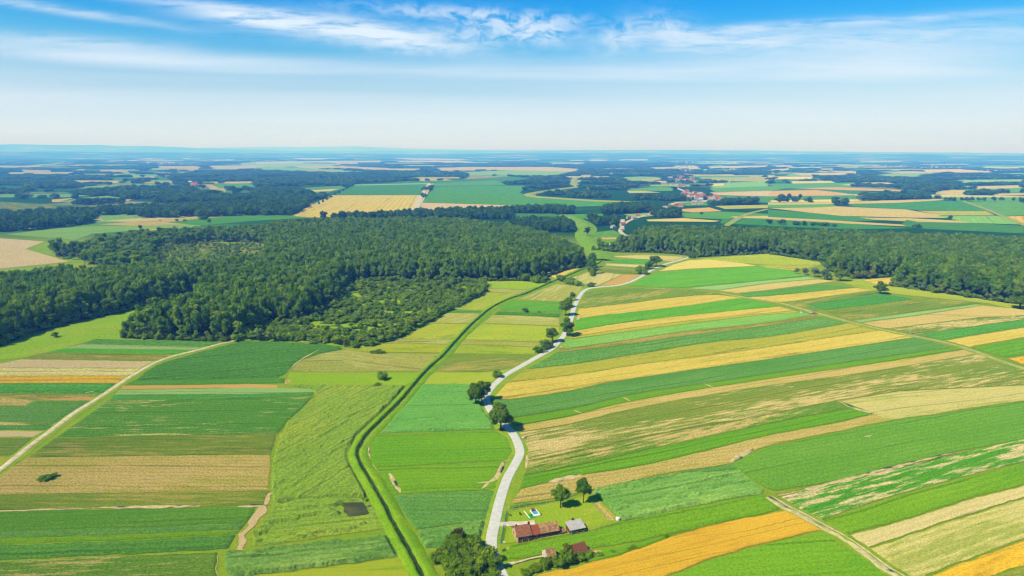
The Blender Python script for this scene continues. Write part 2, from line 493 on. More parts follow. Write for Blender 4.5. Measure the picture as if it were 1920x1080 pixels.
def ribbon(name, line, prof, m, z=0.0, kind='structure', parent=None, wob=0.0, taper=False):
    """sweep a cross profile [(offset to the right, height)] along a ground line"""
    line = np.asarray(line); n = len(line)
    t = np.gradient(line, axis=0); t /= np.linalg.norm(t, axis=1)[:, None] + 1e-9
    nrm = np.stack([t[:, 1], -t[:, 0]], 1)
    V = []; Fc = []
    k = len(prof)
    for i in range(n):
        tp = min(1.0, 0.25 + 2.2 * min(i, n - 1 - i) / max(n, 1)) * (0.75 + 0.6 * vnoise(line[i, 0] / 2.3, line[i, 1] / 2.3, 8)) if taper else 1.0
        for j, (o, hz) in enumerate(prof):
            ww = wob * (vnoise(line[i, 0] / 3.1 + j * 17.3, line[i, 1] / 3.1) - .5) if wob else 0
            p = line[i] + nrm[i] * (o * tp + ww)
            V.append((p[0], p[1], z + hz * (1 + (0.5 * (vnoise(p[0] / 2.2, p[1] / 2.2, 4) - .5) if wob else 0))))
    for i in range(n - 1):
        for j in range(k - 1):
            a = i * k + j
            Fc.append((a, a + k, a + k + 1, a + 1))
    Fc = [f[::-1] for f in Fc]
    o = mesh_obj(name, V, Fc, m, parent, smooth=bool(wob))
    if kind: prop(o, kind=kind)
    return o


# ------------------------------------------------------------------ ground sheet, hills
m_ground, g = mat('ground')
out = g.add('ShaderNodeOutputMaterial')
pos = g.add('ShaderNodeNewGeometry').outputs['Position']
n1 = g.noise(g.mapping(pos, (1 / 30, 1 / 30, 1)), 1, 4, 0.6)
n2 = g.noise(g.mapping(pos, (1 / 1.3, 1 / 1.3, 1)), 1, 3, 0.7)
near = g.mix(g.ramp(n1, 0.35, 0.65), C('7faa2a'), C('98ac38'))
vor = g.add('ShaderNodeTexVoronoi', {'Vector': g.mapping(pos, (1 / 520, 1 / 210, 1), 0.12), 'Scale': 1.0, 'Randomness': 0.9})
vs = g.add('ShaderNodeSeparateColor', {0: vor.outputs['Color']}).outputs
rm = g.add('ShaderNodeValToRGB'); rm.color_ramp.interpolation = 'CONSTANT'
for i, (p, c) in enumerate([(0, '2c7038'), (0.22, '4f8f44'), (0.38, '3d7f3a'), (0.52, '86a058'), (0.64, '2a6a34'), (0.74, 'c4b070'), (0.82, '5a9a4e'), (0.91, 'cdb98a')]):
    e = rm.color_ramp.elements[i] if i < 2 else rm.color_ramp.elements.new(p)
    e.position = p; e.color = (*C(c), 1)
g.l.new(vs[0], rm.inputs[0])
wood = g.ramp(g.noise(g.mapping(pos, (1 / 2600, 1 / 1500, 1)), 1, 5, 0.6), 0.44, 0.50)
farc = g.mix(wood, rm.outputs[0], C('1f5a2c'))
sxyz = g.add('ShaderNodeSeparateXYZ', {0: pos}).outputs
fy = g.ramp(sxyz[1], 950, 1150)
c = g.mix(fy, near, farc)
fg = g.ramp(n2, 0.3, 0.7, 0.78, 1.2, smooth=False)
c = g.mix(1.0, c, g.add('ShaderNodeCombineXYZ', {0: fg, 1: fg, 2: fg}).outputs[0], 'MULTIPLY')
bs = g.add('ShaderNodeBsdfDiffuse', {'Color': c})
g.l.new(bs.outputs[0], out.inputs[0])
rings = [60, 130, 220, 320, 450, 640, 900, 1300, 1900, 2800, 4200, 6500, 10000, 16000, 26000, 42000, 64000]
NS = 64
V = [(0, 0, 0)]; Fc = []
for r in rings:
    for k in range(NS):
        a = 2 * math.pi * k / NS
        V.append((r * math.sin(a), r * math.cos(a), 0))
for k in range(NS): Fc.append((0, 1 + (k + 1) % NS, 1 + k))
for i in range(len(rings) - 1):
    for k in range(NS):
        a = 1 + i * NS + k; b = 1 + i * NS + (k + 1) % NS
        Fc.append((a, b, b + NS, a + NS))
prop(mesh_obj('ground', V, Fc, m_ground), kind='structure')

m_hill, g = mat('wooded_hill')
out = g.add('ShaderNodeOutputMaterial')
pos = g.add('ShaderNodeNewGeometry').outputs['Position']
nn = g.noise(g.mapping(pos, (1 / 700, 1 / 700, 1 / 120)), 1, 5, 0.65)
n3 = g.noise(g.mapping(pos, (1 / 1400, 1 / 500, 0.01), 0, (3, 3, 0)), 1, 4, 0.6)
c = g.mix(g.ramp(nn, 0.35, 0.65), C('16461f'), C('2a6230'))
c = g.mix(g.ramp(n3, 0.57, 0.62), c, C('b8b484'))
bs = g.add('ShaderNodeBsdfDiffuse', {'Color': c}); g.l.new(bs.outputs[0], out.inputs[0])


def hill_range(name, r_a, r_b, skyline, seed, a0=-64, a1=64, nA=420, nR=14):
    """rolling range between two distances; SKYLINE: photograph pixels (u, v) of its top line"""
    us = np.array([s[0] for s in skyline]); vs_ = np.array([s[1] for s in skyline])
    V = []; Fc = []
    for i in range(nA + 1):
        az_ = math.radians(a0 + (a1 - a0) * i / nA)
        u = 960 + F * cp * math.tan(az_) if abs(az_) < 1.2 else 960
        v = np.interp(u, us, vs_)
        hor = HOR + ROLL * (u - 960)
        for j in range(nR + 1):
            t = j / nR
            r = r_a + (r_b - r_a) * t
            top = H + (hor - v) / F * r_b * 0.9
            e = math.sin(math.pi * min(t / 0.9, 1) / 2) ** 1.4 if t <= 0.9 else math.cos((t - 0.9) / 0.1 * math.pi / 2)
            z = top * e * (0.93 + 0.12 * (fbm(np.array([az_ * 60 + seed]), np.array([t * 4.0]), seed, 4)[0] - 0.5))
            V.append((r * math.sin(az_), r * math.cos(az_), z - 0.5 * (j in (0, nR))))
    for i in range(nA):
        for j in range(nR):
            a = i * (nR + 1) + j
            Fc.append((a, a + nR + 1, a + nR + 2, a + 1))
    Fc = [f[::-1] for f in Fc]
    prop(mesh_obj(name, V, Fc, m_hill, smooth=True), kind='structure')


hill_range('hills', 16500, 23000, [(-400, 283.5), (0, 283.5), (150, 283.5), (300, 285), (480, 286), (700, 288), (800, 289), (900, 287.5), (1000, 285.5), (1050, 285.8), (1150, 286), (1250, 287.5), (1350, 288.5), (1440, 289), (1600, 288), (1680, 288), (1760, 290), (1920, 291), (2300, 291)], 3)
hill_range('hills', 30000, 38000, [(-400, 272), (0, 271.5), (80, 271.5), (130, 272), (210, 272), (250, 273.5), (320, 274), (400, 277), (480, 280), (560, 282), (640, 283), (760, 281), (850, 281), (960, 281.5), (1100, 280.5), (1280, 280), (1400, 282), (1500, 284), (1650, 285), (1740, 285.5), (1820, 286), (1920, 288), (2300, 288)], 8)
hill_range('hills', 48000, 58000, [(-400, 279), (400, 277), (500, 275), (600, 274.5), (680, 273), (740, 276), (900, 280), (1400, 281), (1700, 286), (2300, 290)], 15)

# ------------------------------------------------------------------ road, tracks, ditch
stepf = lambda p: max(1.2, np.hypot(*p) / 160)
ROAD_PX = [(952, 1110), (941, 1080), (929, 1058), (922, 1035), (922, 1010), (927, 985), (939, 935), (953, 895), (966, 872), (974, 855), (975, 847), (971, 832), (962, 815), (952, 803), (938, 790), (925, 778), (917, 765), (912, 752), (913, 742), (921, 729), (934, 716), (950, 703), (973, 690), (1010, 669), (1035, 655), (1047, 642), (1057, 630), (1066, 612), (1072, 595), (1075, 582), (1082, 565), (1092, 549), (1103, 542), (1122, 539), (1155, 536), (1177, 531), (1197, 522), (1217, 510), (1232, 502), (1247, 496), (1272, 489), (1292, 483), (1310, 476)]
road_l = catmull(G2(ROAD_PX), stepf)
DITCH_PX = [(812, 1120), (792, 1079), (780, 1055), (762, 1022), (742, 987), (722, 947), (705, 917), (687, 887), (675, 865), (671, 850), (677, 835), (690, 815), (705, 800), (730, 775), (755, 750), (780, 720), (805, 692), (830, 670), (855, 642), (880, 615), (905, 592), (920, 580), (937, 570), (957, 561), (985, 552), (1010, 541), (1035, 530), (1065, 518), (1100, 503), (1120, 496), (1130, 489)]
ditch_l = catmull(G2(DITCH_PX), stepf)
LEVEE_PX = [(1130, 489), (1126, 477), (1114, 462), (1100, 449), (1096, 438), (1100, 428), (1090, 418), (1070, 409), (1056, 404)]
levee_l = catmull(G2(LEVEE_PX), lambda p: 12.0)
TRACK_PX = [(-60, 925), (0, 882), (32, 857), (65, 831), (100, 805), (140, 775), (180, 750), (215, 727), (240, 710), (265, 695), (282, 685), (300, 677), (330, 667), (375, 656), (410, 646), (447, 638)]
track_l = catmull(G2(TRACK_PX), stepf)
EAST_PX = [(1350, 550), (1395, 558), (1427, 563), (1460, 568), (1525, 586), (1590, 603), (1647, 617), (1710, 630), (1760, 640), (1810, 653), (1865, 673), (1915, 690), (1990, 715)]
east_l = catmull(G2(EAST_PX), stepf)
SAND_PX = [(1444, 932), (1477, 952), (1510, 968), (1535, 982), (1580, 1007), (1620, 1034), (1657, 1062), (1690, 1082), (1730, 1110)]
sand_l = catmull(G2(SAND_PX), stepf)
POND_PX = [(641, 943), (652, 938), (680, 935), (684, 946), (691, 964), (670, 968), (655, 971), (646, 960)]
SOIL = [([(957, 862), (945, 866), (940, 878), (936, 888), (930, 897), (918, 904), (896, 906)], 0.9), ([(918, 904), (904, 917)], .7), ([(730, 888), (738, 903), (751, 924)], .8), ([(695, 820), (691, 845), (694, 866), (705, 882), (722, 912), (735, 930)], .45),
        ([(986, 823), (975, 818)], 1.6), ([(1050, 651), (1058, 650)], 1.4), ([(1030, 905), (1060, 898), (1090, 891)], 1.5), ([(985, 842), (987, 860), (986, 880)], .6), ([(1090, 592), (1082, 600)], 1.2), ([(1205, 541), (1270, 541)], .8), ([(914, 546), (990, 544)], .5),
        ([(1092, 776), (1076, 770)], .4), ([(1182, 753), (1168, 745)], .5), ([(1338, 727), (1318, 719)], .5), ([(1410, 842), (1370, 868)], 1.6), ([(1570, 752), (1600, 765), (1640, 777)], 1.3),
        ([(-20, 959.5), (170, 953.5)], .5), ([(172, 953), (375, 949.5)], 1.0), ([(446, 950), (500, 948)], .9), ([(596, 657), (560, 678), (540, 696)], .5), ([(800, 694), (826, 665)], .6), ([(1444, 933), (1500, 921), (1565, 905), (1680, 876), (1790, 849)], .9), ([(160, 737), (185, 733)], .7), ([(1620, 820), (1635, 817)], .5), ([(1840, 878), (1856, 873)], .5)]
KEEP += [(catmull(G2(a), 2.0), b * 0.9, 2.6) for a, b in SOIL]
KEEP += [(np.array(G2([(648, 952), (684, 952)])), 3.2), (np.array(G2([(652, 962), (686, 960)])), 2.6), (road_l, 3.6), (ditch_l, 4.7), (track_l, 2.4), (east_l, 3.2), (sand_l, 3.0)]

m_road = simple('asphalt_worn', C('e8e2dc', 0.94), 0.9, 0.10, 0.7)
m_sand = simple('sandy_track', C('e6d2ac', 0.92), 0.95, 0.22, 0.35)
m_soil = simple('dry_soil', C('e2bf9c', 0.95), 0.95, 0.25, 0.5)
m_sand2 = simple('sand_wheelway', C('e0c8a0', 0.95), 0.95, 0.25, 0.5)


def grass_mat(name, a, b, dark=None):
    m, g = mat(name)
    out = g.add('ShaderNodeOutputMaterial')
    pos = g.add('ShaderNodeNewGeometry').outputs['Position']
    n1 = g.noise(g.mapping(pos, (1 / 9, 1 / 9, 1)), 1, 4, 0.6)
    n2 = g.noise(g.mapping(pos, (1 / 0.7, 1 / 0.7, 1)), 1, 3, 0.7)
    c = g.mix(g.ramp(n1, 0.32, 0.68), C(a), C(b))
    fg = g.ramp(n2, 0.3, 0.7, 0.7, 1.25, smooth=False)
    c = g.mix(1.0, c, g.add('ShaderNodeCombineXYZ', {0: fg, 1: fg, 2: fg}).outputs[0], 'MULTIPLY')
    bs = g.add('ShaderNodeBsdfDiffuse', {'Color': c})
    bn = g.add('ShaderNodeBump', {'Strength': 0.5, 'Distance': 0.4, 'Height': n2}); g.l.new(bn.outputs[0], bs.inputs['Normal'])
    g.l.new(bs.outputs[0], out.inputs[0])
    return m


m_levee = grass_mat('levee_grass', '6cac1a', '8abc2c')
m_verge = grass_mat('verge_grass', '86b42a', 'a3bc3c')
m_reed = grass_mat('reed', '2f7a18', '4a9420')
m_pond = None
m_water, g = mat('dark_water')
out = g.add('ShaderNodeOutputMaterial')
pos = g.add('ShaderNodeNewGeometry').outputs['Position']
n1 = g.noise(g.mapping(pos, (1 / 5, 1 / 5, 1)), 1, 4, 0.6)
c = g.mix(g.ramp(n1, 0.4, 0.66), C('4a5230'), C('6a7034'))
b = g.add('ShaderNodeBsdfPrincipled', {'Base Color': c, 'Roughness': 0.5, 'IOR': 1.33, 'Specular IOR Level': 0.25})
bn = g.add('ShaderNodeBump', {'Strength': 0.15, 'Distance': 0.05, 'Height': g.noise(pos, 1.2, 3)}); g.l.new(bn.outputs[0], b.inputs['Normal'])
g.l.new(b.outputs[0], out.inputs[0])

rd = ribbon('road', road_l, [(-2.0, 0.0), (-1.85, 0.14), (0, 0.19), (1.85, 0.14), (2.0, 0.0)], m_road, 0.36)
vg = ribbon('road_verge', road_l, [(-6.0, 0.0), (-3.6, 0.18), (-2.5, 0.32), (2.5, 0.32), (3.6, 0.18), (6.0, 0.0)], m_verge, 0.03, wob=0.9)
ribbon('dirt_track', track_l, [(-1.4, 0), (-1.15, 0.1), (1.15, 0.1), (1.4, 0)], m_sand, 0.30, wob=0.3)
for s in (-0.95, 0.95):
    ribbon('wheel_track', east_l, [(s - 0.42, 0), (s - .35, 0.05), (s + .35, 0.05), (s + 0.42, 0)], m_sand2, 0.36, wob=0.5)
ribbon('wheel_track', sand_l, [(0.1, 0), (0.4, .05), (2.0, .05), (2.5, 0)], m_sand2, 0.36, wob=1.3)
ribbon('wheel_track', sand_l, [(-1.3, 0), (-1.1, .05), (-.7, .05), (-.5, 0)], m_sand2, 0.36, wob=0.5)
ribbon('track_verge', east_l, [(-3.6, 0), (-2.8, 0.15), (2.8, 0.15), (3.6, 0)], m_verge, 0.15, wob=1.2)
ribbon('track_verge', sand_l, [(-3.4, 0), (-2.6, 0.15), (2.6, 0.15), (3.4, 0)], m_verge, 0.15, wob=1.2)
ribbon('track_verge', track_l, [(-3.4, 0), (-2.6, 0.1), (2.6, 0.1), (3.4, 0)], m_verge, 0.12, wob=1.0)
for a_, b_ in SOIL:
    ribbon('bare_soil', catmull(G2(a_), 0.8), [(-b_, 0), (-b_ * .8, .02), (b_ * .8, .02), (b_, 0)], m_soil, 0.22, wob=b_ * 0.9, taper=True)
# the ditch: grassed banks either side of a narrow channel, reeds on the near-left slope
ribbon('ditch_bank', ditch_l, [(-4.3, 0), (-3.6, 0.45), (-2.6, 0.9), (-1.7, 1.0), (-1.0, 0.75), (-0.5, 0.12)], m_levee, 0.02, wob=0.7)
ribbon('ditch_bank', ditch_l, [(0.5, 0.12), (1.1, 0.6), (2.0, 0.7), (3.4, 0.55), (4.8, 0.0)], m_levee, 0.02, wob=0.7)
ribbon('water', ditch_l, [(-0.6, 0), (0.6, 0)], m_water, 0.22)
ribbon('levee', levee_l, [(-16, 0), (-10, 1.2), (-4, 2.2), (4, 2.2), (10, 1.2), (18, 0)], m_levee, 0.05, wob=1.0)


def reeds():
    rs = np.random.RandomState(4)
    V = []; Fc = []
    line = ditch_l; n = len(line)
    t = np.gradient(line, axis=0); t /= np.linalg.norm(t, axis=1)[:, None]
    nrm = np.stack([t[:, 1], -t[:, 0]], 1)
    seg = np.linalg.norm(np.diff(line, axis=0), axis=1)
    for i in range(n - 1):
        d = np.hypot(*line[i])
        if d > 1100: continue
        s = max(0.35, d / 900)
        k = int(seg[i] / s * 7) + 1
        for _ in range(k):
            p = line[i] + (line[i + 1] - line[i]) * rs.rand() + nrm[i] * (-1.4 + 0.95 * rs.rand())
            hh = 0.1 + 0.6 * rs.rand(); a = rs.rand() * 6.28; w = s * (0.5 + 0.5 * rs.rand())
            dx, dy = math.cos(a) * w / 2, math.sin(a) * w / 2
            lx, ly = (rs.rand(2) - .5) * 0.5
            b = len(V)
            V += [(p[0] - dx, p[1] - dy, 0.2), (p[0] + dx, p[1] + dy, 0.2), (p[0] + lx + dx * .6, p[1] + ly + dy * .6, 0.55 + hh), (p[0] + lx - dx * .6, p[1] + ly - dy * .6, 0.55 + hh)]
            Fc.append((b, b + 1, b + 2, b + 3))
    o = mesh_obj('reeds', V, Fc, m_reed)
    prop(o, 'dark green reeds growing along the shaded side of the ditch', None, None, 'stuff')


reeds()

# ------------------------------------------------------------------ far plain: fields seen edge on, one sheet each
FAR = [
    # key, then photograph pixel corners
    ('light', [(0, 364), (127, 364), (175, 367), (120, 370), (0, 370)]), ('tan', [(97, 374), (140, 371), (110, 379), (97, 379)]),
    ('light', [(110, 379), (150, 371), (200, 367), (235, 372), (160, 381)]), ('tan', [(185, 376), (215, 372), (248, 374), (240, 377)]),
    ('tan', [(115, 338), (225, 339), (225, 343), (160, 344)]), ('light', [(140, 353), (180, 348), (288, 345), (270, 352), (190, 355)]),
    ('tan', [(40, 318), (95, 319), (95, 322), (45, 323)]), ('tan', [(70, 325), (98, 324), (98, 328), (72, 328)]), ('pale', [(0, 315), (40, 315), (40, 316), (0, 317)]),
    ('tan', [(292, 311), (380, 312), (370, 317), (300, 316)]), ('teal', [(275, 316), (312, 315), (318, 318), (280, 319)]), ('tan', [(330, 318), (372, 317), (370, 320), (335, 320)]),
    ('pale', [(385, 311), (480, 310), (560, 309), (560, 311), (480, 318), (400, 317)]), ('teal', [(450, 306), (480, 303), (560, 306), (540, 311), (455, 310)]),
    ('pale', [(200, 301), (232, 301), (232, 303), (200, 304)]), ('pale', [(240, 300), (260, 300), (262, 303), (240, 303)]), ('pale', [(78, 303), (97, 303), (97, 305), (80, 305)]), ('pale', [(106, 302), (120, 302), (120, 305), (106, 305)]),
    ('pale', [(340, 296), (372, 295), (372, 297), (345, 298)]), ('light', [(222, 323), (248, 322), (248, 327), (225, 327)]),
    ('beet', [(195, 334), (300, 330), (310, 336), (215, 338)]), ('tan', [(250, 330), (262, 329), (266, 332), (250, 333)]), ('tan', [(270, 330), (290, 329), (290, 333), (270, 333)]), ('tan', [(310, 329), (325, 329), (325, 333), (310, 333)]),
    ('tan', [(388, 349), (430, 348), (425, 356), (395, 355)]), ('tan', [(400, 341), (475, 340), (475, 344), (402, 344)]), ('vivid', [(400, 345), (480, 343), (480, 354), (410, 353)]), ('ochre', [(368, 358), (425, 356), (420, 362), (375, 363)]), ('tan', [(340, 367), (455, 365), (470, 371), (345, 372)]), ('tan', [(423, 332), (452, 331), (450, 335), (425, 335)]),
    ('pale', [(480, 303), (620, 302), (715, 301), (715, 305), (560, 306), (480, 308)]), ('pale', [(740, 297), (812, 297), (880, 299), (860, 301), (745, 299)]), ('tan', [(745, 302), (820, 301), (890, 303), (890, 305), (750, 305)]),
    ('teal', [(480, 308), (560, 306), (640, 307), (640, 311), (500, 313)]), ('tan', [(545, 311), (640, 312), (730, 315), (725, 317), (600, 317), (560, 314)]), ('light', [(480, 313), (560, 314), (600, 317), (700, 319), (600, 321), (480, 318)]), ('pale', [(660, 316), (790, 316), (780, 321), (690, 320)]),
    ('tan', [(810, 315), (880, 313), (1030, 313), (1090, 317), (1085, 322), (960, 319), (830, 320)]), ('light', [(860, 323), (960, 319), (1085, 322), (1040, 332), (960, 330), (880, 328)]), ('olive', [(880, 328), (960, 331), (950, 337), (870, 336)]),
    ('tan', [(500, 332), (560, 331), (556, 335), (505, 335)]), ('tan', [(600, 333), (636, 334), (634, 337), (605, 336)]),
    ('tan', [(775, 335), (825, 334), (850, 338), (780, 339)]),
    ('beet', [(680, 344), (830, 339), (960, 331), (1010, 336), (960, 345), (805, 343)]), ('vivid', [(808, 344), (930, 338), (950, 347), (812, 349)]),
    ('teal', [(660, 346), (805, 343), (806, 345), (664, 349)]),
    ('vivid', [(572, 352), (640, 348), (648, 353), (612, 362), (590, 367), (565, 362)]), ('wheatp', [(575, 357), (635, 354), (620, 358), (580, 360)]),
    ('beet', [(664, 348), (805, 345), (791, 366), (627, 365)]),
    ('wheat', [(620, 366), (790, 366), (776, 398), (700, 404), (600, 408), (545, 405)]),
    ('paler', [(805, 345), (813, 344), (792, 380), (783, 397), (778, 397), (797, 366)]),
    ('vivid', [(814, 350), (920, 348), (985, 348), (975, 362), (1000, 369), (1150, 379), (1140, 386), (1030, 389), (960, 385), (792, 379)]),
    ('pink', [(792, 380), (960, 385), (1030, 389), (1000, 392), (900, 394), (783, 397)]),
    ('ochre', [(1088, 328), (1108, 327), (1108, 331), (1092, 332)]), ('light', [(1160, 333), (1200, 331), (1235, 332), (1225, 338), (1180, 338)]), ('ochre', [(1165, 338), (1200, 337), (1238, 333), (1240, 336), (1215, 341), (1180, 342)]), ('tan', [(1208, 342), (1235, 339), (1252, 340), (1250, 345), (1215, 346)]),
    ('vivid', [(1173, 354), (1240, 350), (1265, 352), (1260, 358), (1178, 358)]), ('tan', [(1175, 358), (1210, 358), (1240, 361), (1180, 362)]), ('light', [(1080, 352), (1120, 348), (1165, 347), (1160, 352), (1100, 355)]),
    ('ochre', [(1308, 333), (1380, 331), (1440, 332), (1440, 341), (1330, 339)]), ('light', [(1320, 344), (1440, 340), (1440, 352), (1340, 354)]), ('wheatp', [(1325, 345), (1357, 344), (1357, 348), (1330, 349)]), ('vivid', [(1330, 353), (1440, 349), (1490, 350), (1440, 359), (1340, 360)]),
    ('pink', [(1330, 361), (1440, 358), (1500, 355), (1595, 362), (1600, 366), (1440, 368), (1345, 366)]), ('beet', [(1345, 367), (1440, 368), (1600, 366), (1630, 375), (1440, 380), (1350, 378)]),
    ('vivid', [(1262, 378), (1350, 376), (1360, 384), (1280, 386)]), ('orangesoil', [(1278, 392), (1330, 389), (1354, 396), (1300, 398), (1275, 396)]), ('ochre', [(1340, 386), (1440, 384), (1440, 390), (1360, 392)]),
    ('pale', [(1215, 314), (1310, 312), (1315, 317), (1225, 318)]), ('pale', [(1160, 299), (1215, 298), (1215, 301), (1160, 301)]), ('pale', [(1100, 300), (1140, 300), (1135, 302), (1105, 302)]), ('pale', [(1320, 312), (1440, 310), (1440, 314), (1330, 316)]),
    ('tan', [(1440, 317), (1480, 316), (1475, 320), (1440, 320)]), ('tan', [(1485, 325), (1605, 323), (1605, 327), (1500, 328)]), ('wheatp', [(1440, 331), (1525, 331), (1520, 336), (1440, 336)]), ('wheatp', [(1475, 340), (1560, 339), (1570, 344), (1490, 345)]), ('beet', [(1440, 337), (1520, 336), (1560, 338), (1475, 340), (1440, 343)]),
    ('pale', [(1530, 321), (1605, 320), (1605, 323), (1540, 323)]), ('pale', [(1540, 316), (1570, 316), (1568, 318), (1540, 318)]), ('tan', [(1582, 313), (1610, 312), (1608, 316), (1585, 316)]),
    ('light', [(1645, 328), (1690, 323), (1755, 324), (1720, 331), (1650, 332)]), ('tan', [(1645, 322), (1720, 321), (1755, 324), (1690, 325)]), ('tan', [(1720, 318), (1800, 317), (1860, 322), (1850, 325), (1740, 323)]), ('teal', [(1780, 338), (1920, 336), (1920, 345), (1800, 346)]), ('tan', [(1800, 350), (1920, 347), (1920, 352), (1830, 355)]), ('vivid', [(1790, 356), (1920, 352), (1920, 361), (1860, 362)]), ('pale', [(1860, 330), (1920, 329), (1920, 332), (1870, 332)]),
    ('vivid', [(1440, 345), (1600, 342), (1620, 347), (1580, 352), (1460, 353)]), ('tan', [(1575, 347), (1620, 342), (1665, 342), (1700, 349), (1660, 350)]), ('orangesoil', [(1490, 353), (1570, 351), (1690, 356), (1700, 359), (1600, 357)]), ('beet', [(1440, 358), (1500, 355), (1580, 356), (1650, 361), (1600, 364)]), ('orangesoil', [(1440, 364), (1450, 358), (1530, 356), (1590, 363), (1560, 367), (1440, 367)]),
    ('tan', [(1753, 358), (1790, 356), (1825, 358), (1848, 361), (1800, 366), (1755, 364)]), ('pale', [(1650, 366), (1770, 365), (1920, 368), (1920, 370), (1780, 370), (1660, 369)]), ('vivid', [(1770, 370), (1920, 370), (1920, 378), (1800, 377), (1760, 374)]), ('tan', [(1860, 363), (1920, 362), (1920, 366), (1865, 367)]),
    ('beet', [(1570, 378), (1760, 376), (1810, 378), (1860, 396), (1780, 395), (1700, 393), (1600, 387)]), ('vivid', [(1812, 378), (1920, 378), (1920, 404), (1876, 405), (1860, 397)]), ('wheatp', [(1445, 376), (1560, 374), (1625, 374), (1630, 376), (1580, 378), (1445, 379)]), ('tan', [(1440, 380), (1580, 378), (1760, 373), (1770, 375), (1690, 380), (1560, 383), (1440, 384)]),
    ('vivid', [(1440, 384), (1560, 383), (1570, 387), (1530, 389), (1440, 389)]),
    ('tan', [(1440, 390), (1530, 389), (1570, 387), (1700, 393), (1790, 409), (1700, 408), (1580, 405), (1520, 399)]), ('beet', [(1440, 393), (1520, 399), (1580, 405), (1700, 412), (1600, 415), (1440, 407)]), ('tan', [(1440, 407), (1540, 412), (1690, 421), (1712, 425), (1600, 420), (1440, 411)]), ('tan', [(1610, 408), (1700, 409), (1800, 414), (1818, 418), (1720, 416), (1640, 412)]),
    ('ochre', [(1720, 395), (1850, 396), (1866, 404), (1760, 404)]), ('light', [(1755, 405), (1872, 405), (1915, 421), (1818, 418)]), ('beet', [(1700, 412), (1720, 416), (1818, 418), (1920, 424), (1920, 438), (1712, 428), (1690, 421)]), ('gold', [(1876, 406), (1920, 405), (1920, 420)]), ('beet', [(1440, 412), (1600, 420), (1712, 428), (1600, 430), (1440, 424)]),
    ('beet', [(960, 400), (1040, 401), (1062, 417), (1000, 416), (960, 412)]), ('vivid', [(1062, 402), (1132, 401), (1125, 411), (1085, 410)]), ('light', [(1170, 402), (1210, 400), (1230, 404), (1190, 409)]),
    ('vivid', [(1270, 399), (1360, 397), (1440, 401), (1440, 405), (1360, 411), (1275, 408)]), ('wheatp', [(1212, 412), (1280, 409), (1350, 414), (1340, 416), (1215, 415)]), ('tan', [(1370, 406), (1440, 405), (1440, 410), (1380, 409)]), ('beet', [(1355, 410), (1440, 410), (1440, 423), (1350, 419)]),
    # left middle distance
    ('gold', [(0, 421), (20, 415), (70, 421), (62, 429), (0, 431)]), ('light', [(8, 440), (110, 428), (180, 424), (260, 423), (380, 421), (370, 427), (250, 433), (175, 438), (140, 450), (110, 447)]),
    ('tan', [(185, 421), (330, 409), (372, 412), (400, 420), (260, 424)]), ('ochre', [(330, 410), (420, 407), (400, 414), (372, 414)]), ('vivid', [(312, 417), (430, 405), (480, 404), (545, 404), (576, 409), (520, 411), (480, 414), (375, 423)]), ('light', [(183, 404), (255, 403), (268, 408), (196, 414)]),
    ('tan', [(108, 404), (130, 405), (155, 413), (140, 414), (112, 407)]), ('tan', [(240, 432), (300, 429), (310, 431), (250, 434)]),
    ('pink', [(-200, 440), (0, 447), (84, 453), (48, 467), (85, 478), (126, 487), (131, 491), (0, 504), (-200, 525)]), ('grass', [(48, 467), (90, 454), (110, 462), (125, 480), (172, 488), (160, 493), (131, 491), (85, 478)]),
    ('oliveg', [(0, 378), (100, 384), (120, 398), (0, 404)]),
    # the clearing in the big wood and the ground of the young plantation
    
    # between the levee and the right wood
    ('vivid', [(1112, 436), (1150, 432), (1170, 440), (1180, 446), (1110, 446)]), ('tan', [(1112, 446), (1178, 445), (1182, 448), (1100, 450)]), ('bright', [(1098, 451), (1182, 448), (1194, 451), (1185, 455), (1105, 457)]), ('wheatp', [(1100, 458), (1184, 455), (1180, 458), (1104, 461)]), ('beet', [(1104, 461), (1176, 459), (1170, 468), (1118, 468)]),
]
FNAME = {'beet': 'beet_field', 'deep': 'beet_field', 'bright': 'maize_field', 'vivid': 'maize_field', 'blue': 'potato_field', 'mid': 'maize_field', 'light': 'green_field', 'teal': 'green_field',
         'meadow': 'meadow', 'grass': 'meadow', 'lawn': 'lawn', 'olive': 'fallow_field', 'oliveg': 'fallow_field', 'ochre': 'barley_field', 'brown': 'fallow_field', 'dryg': 'dry_meadow', 'stubble': 'stubble_field', 'tan': 'stubble_field',
         'pale': 'stubble_field', 'paler': 'stubble_field', 'cream': 'stubble_field', 'pink': 'bare_soil', 'orangesoil': 'bare_soil', 'wheat': 'wheat_field', 'wheatp': 'wheat_field', 'gold': 'wheat_field',
         'mottled': 'patchy_field', 'mottleg': 'patchy_field', 'patchy': 'patchy_field', 'dots': 'patchy_field', 'lodged': 'flattened_barley_field', 'lodgeb': 'flattened_barley_field', 'lodgem': 'flattened_barley_field'}
for key, pts in FAR:
    field(FNAME[key], {'vivid': 'farg', 'beet': 'farb'}.get(key, key), pts)
_fw = [np.array(q_) for q_ in ([(-50, 326), (190, 334), (150, 350), (0, 364)], [(630, 309), (960, 305), (1250, 307), (1280, 325), (1100, 326), (720, 315)], [(320, 323), (760, 323), (870, 331), (560, 347), (480, 348)])]
_r = random.Random(11)
THIN = []
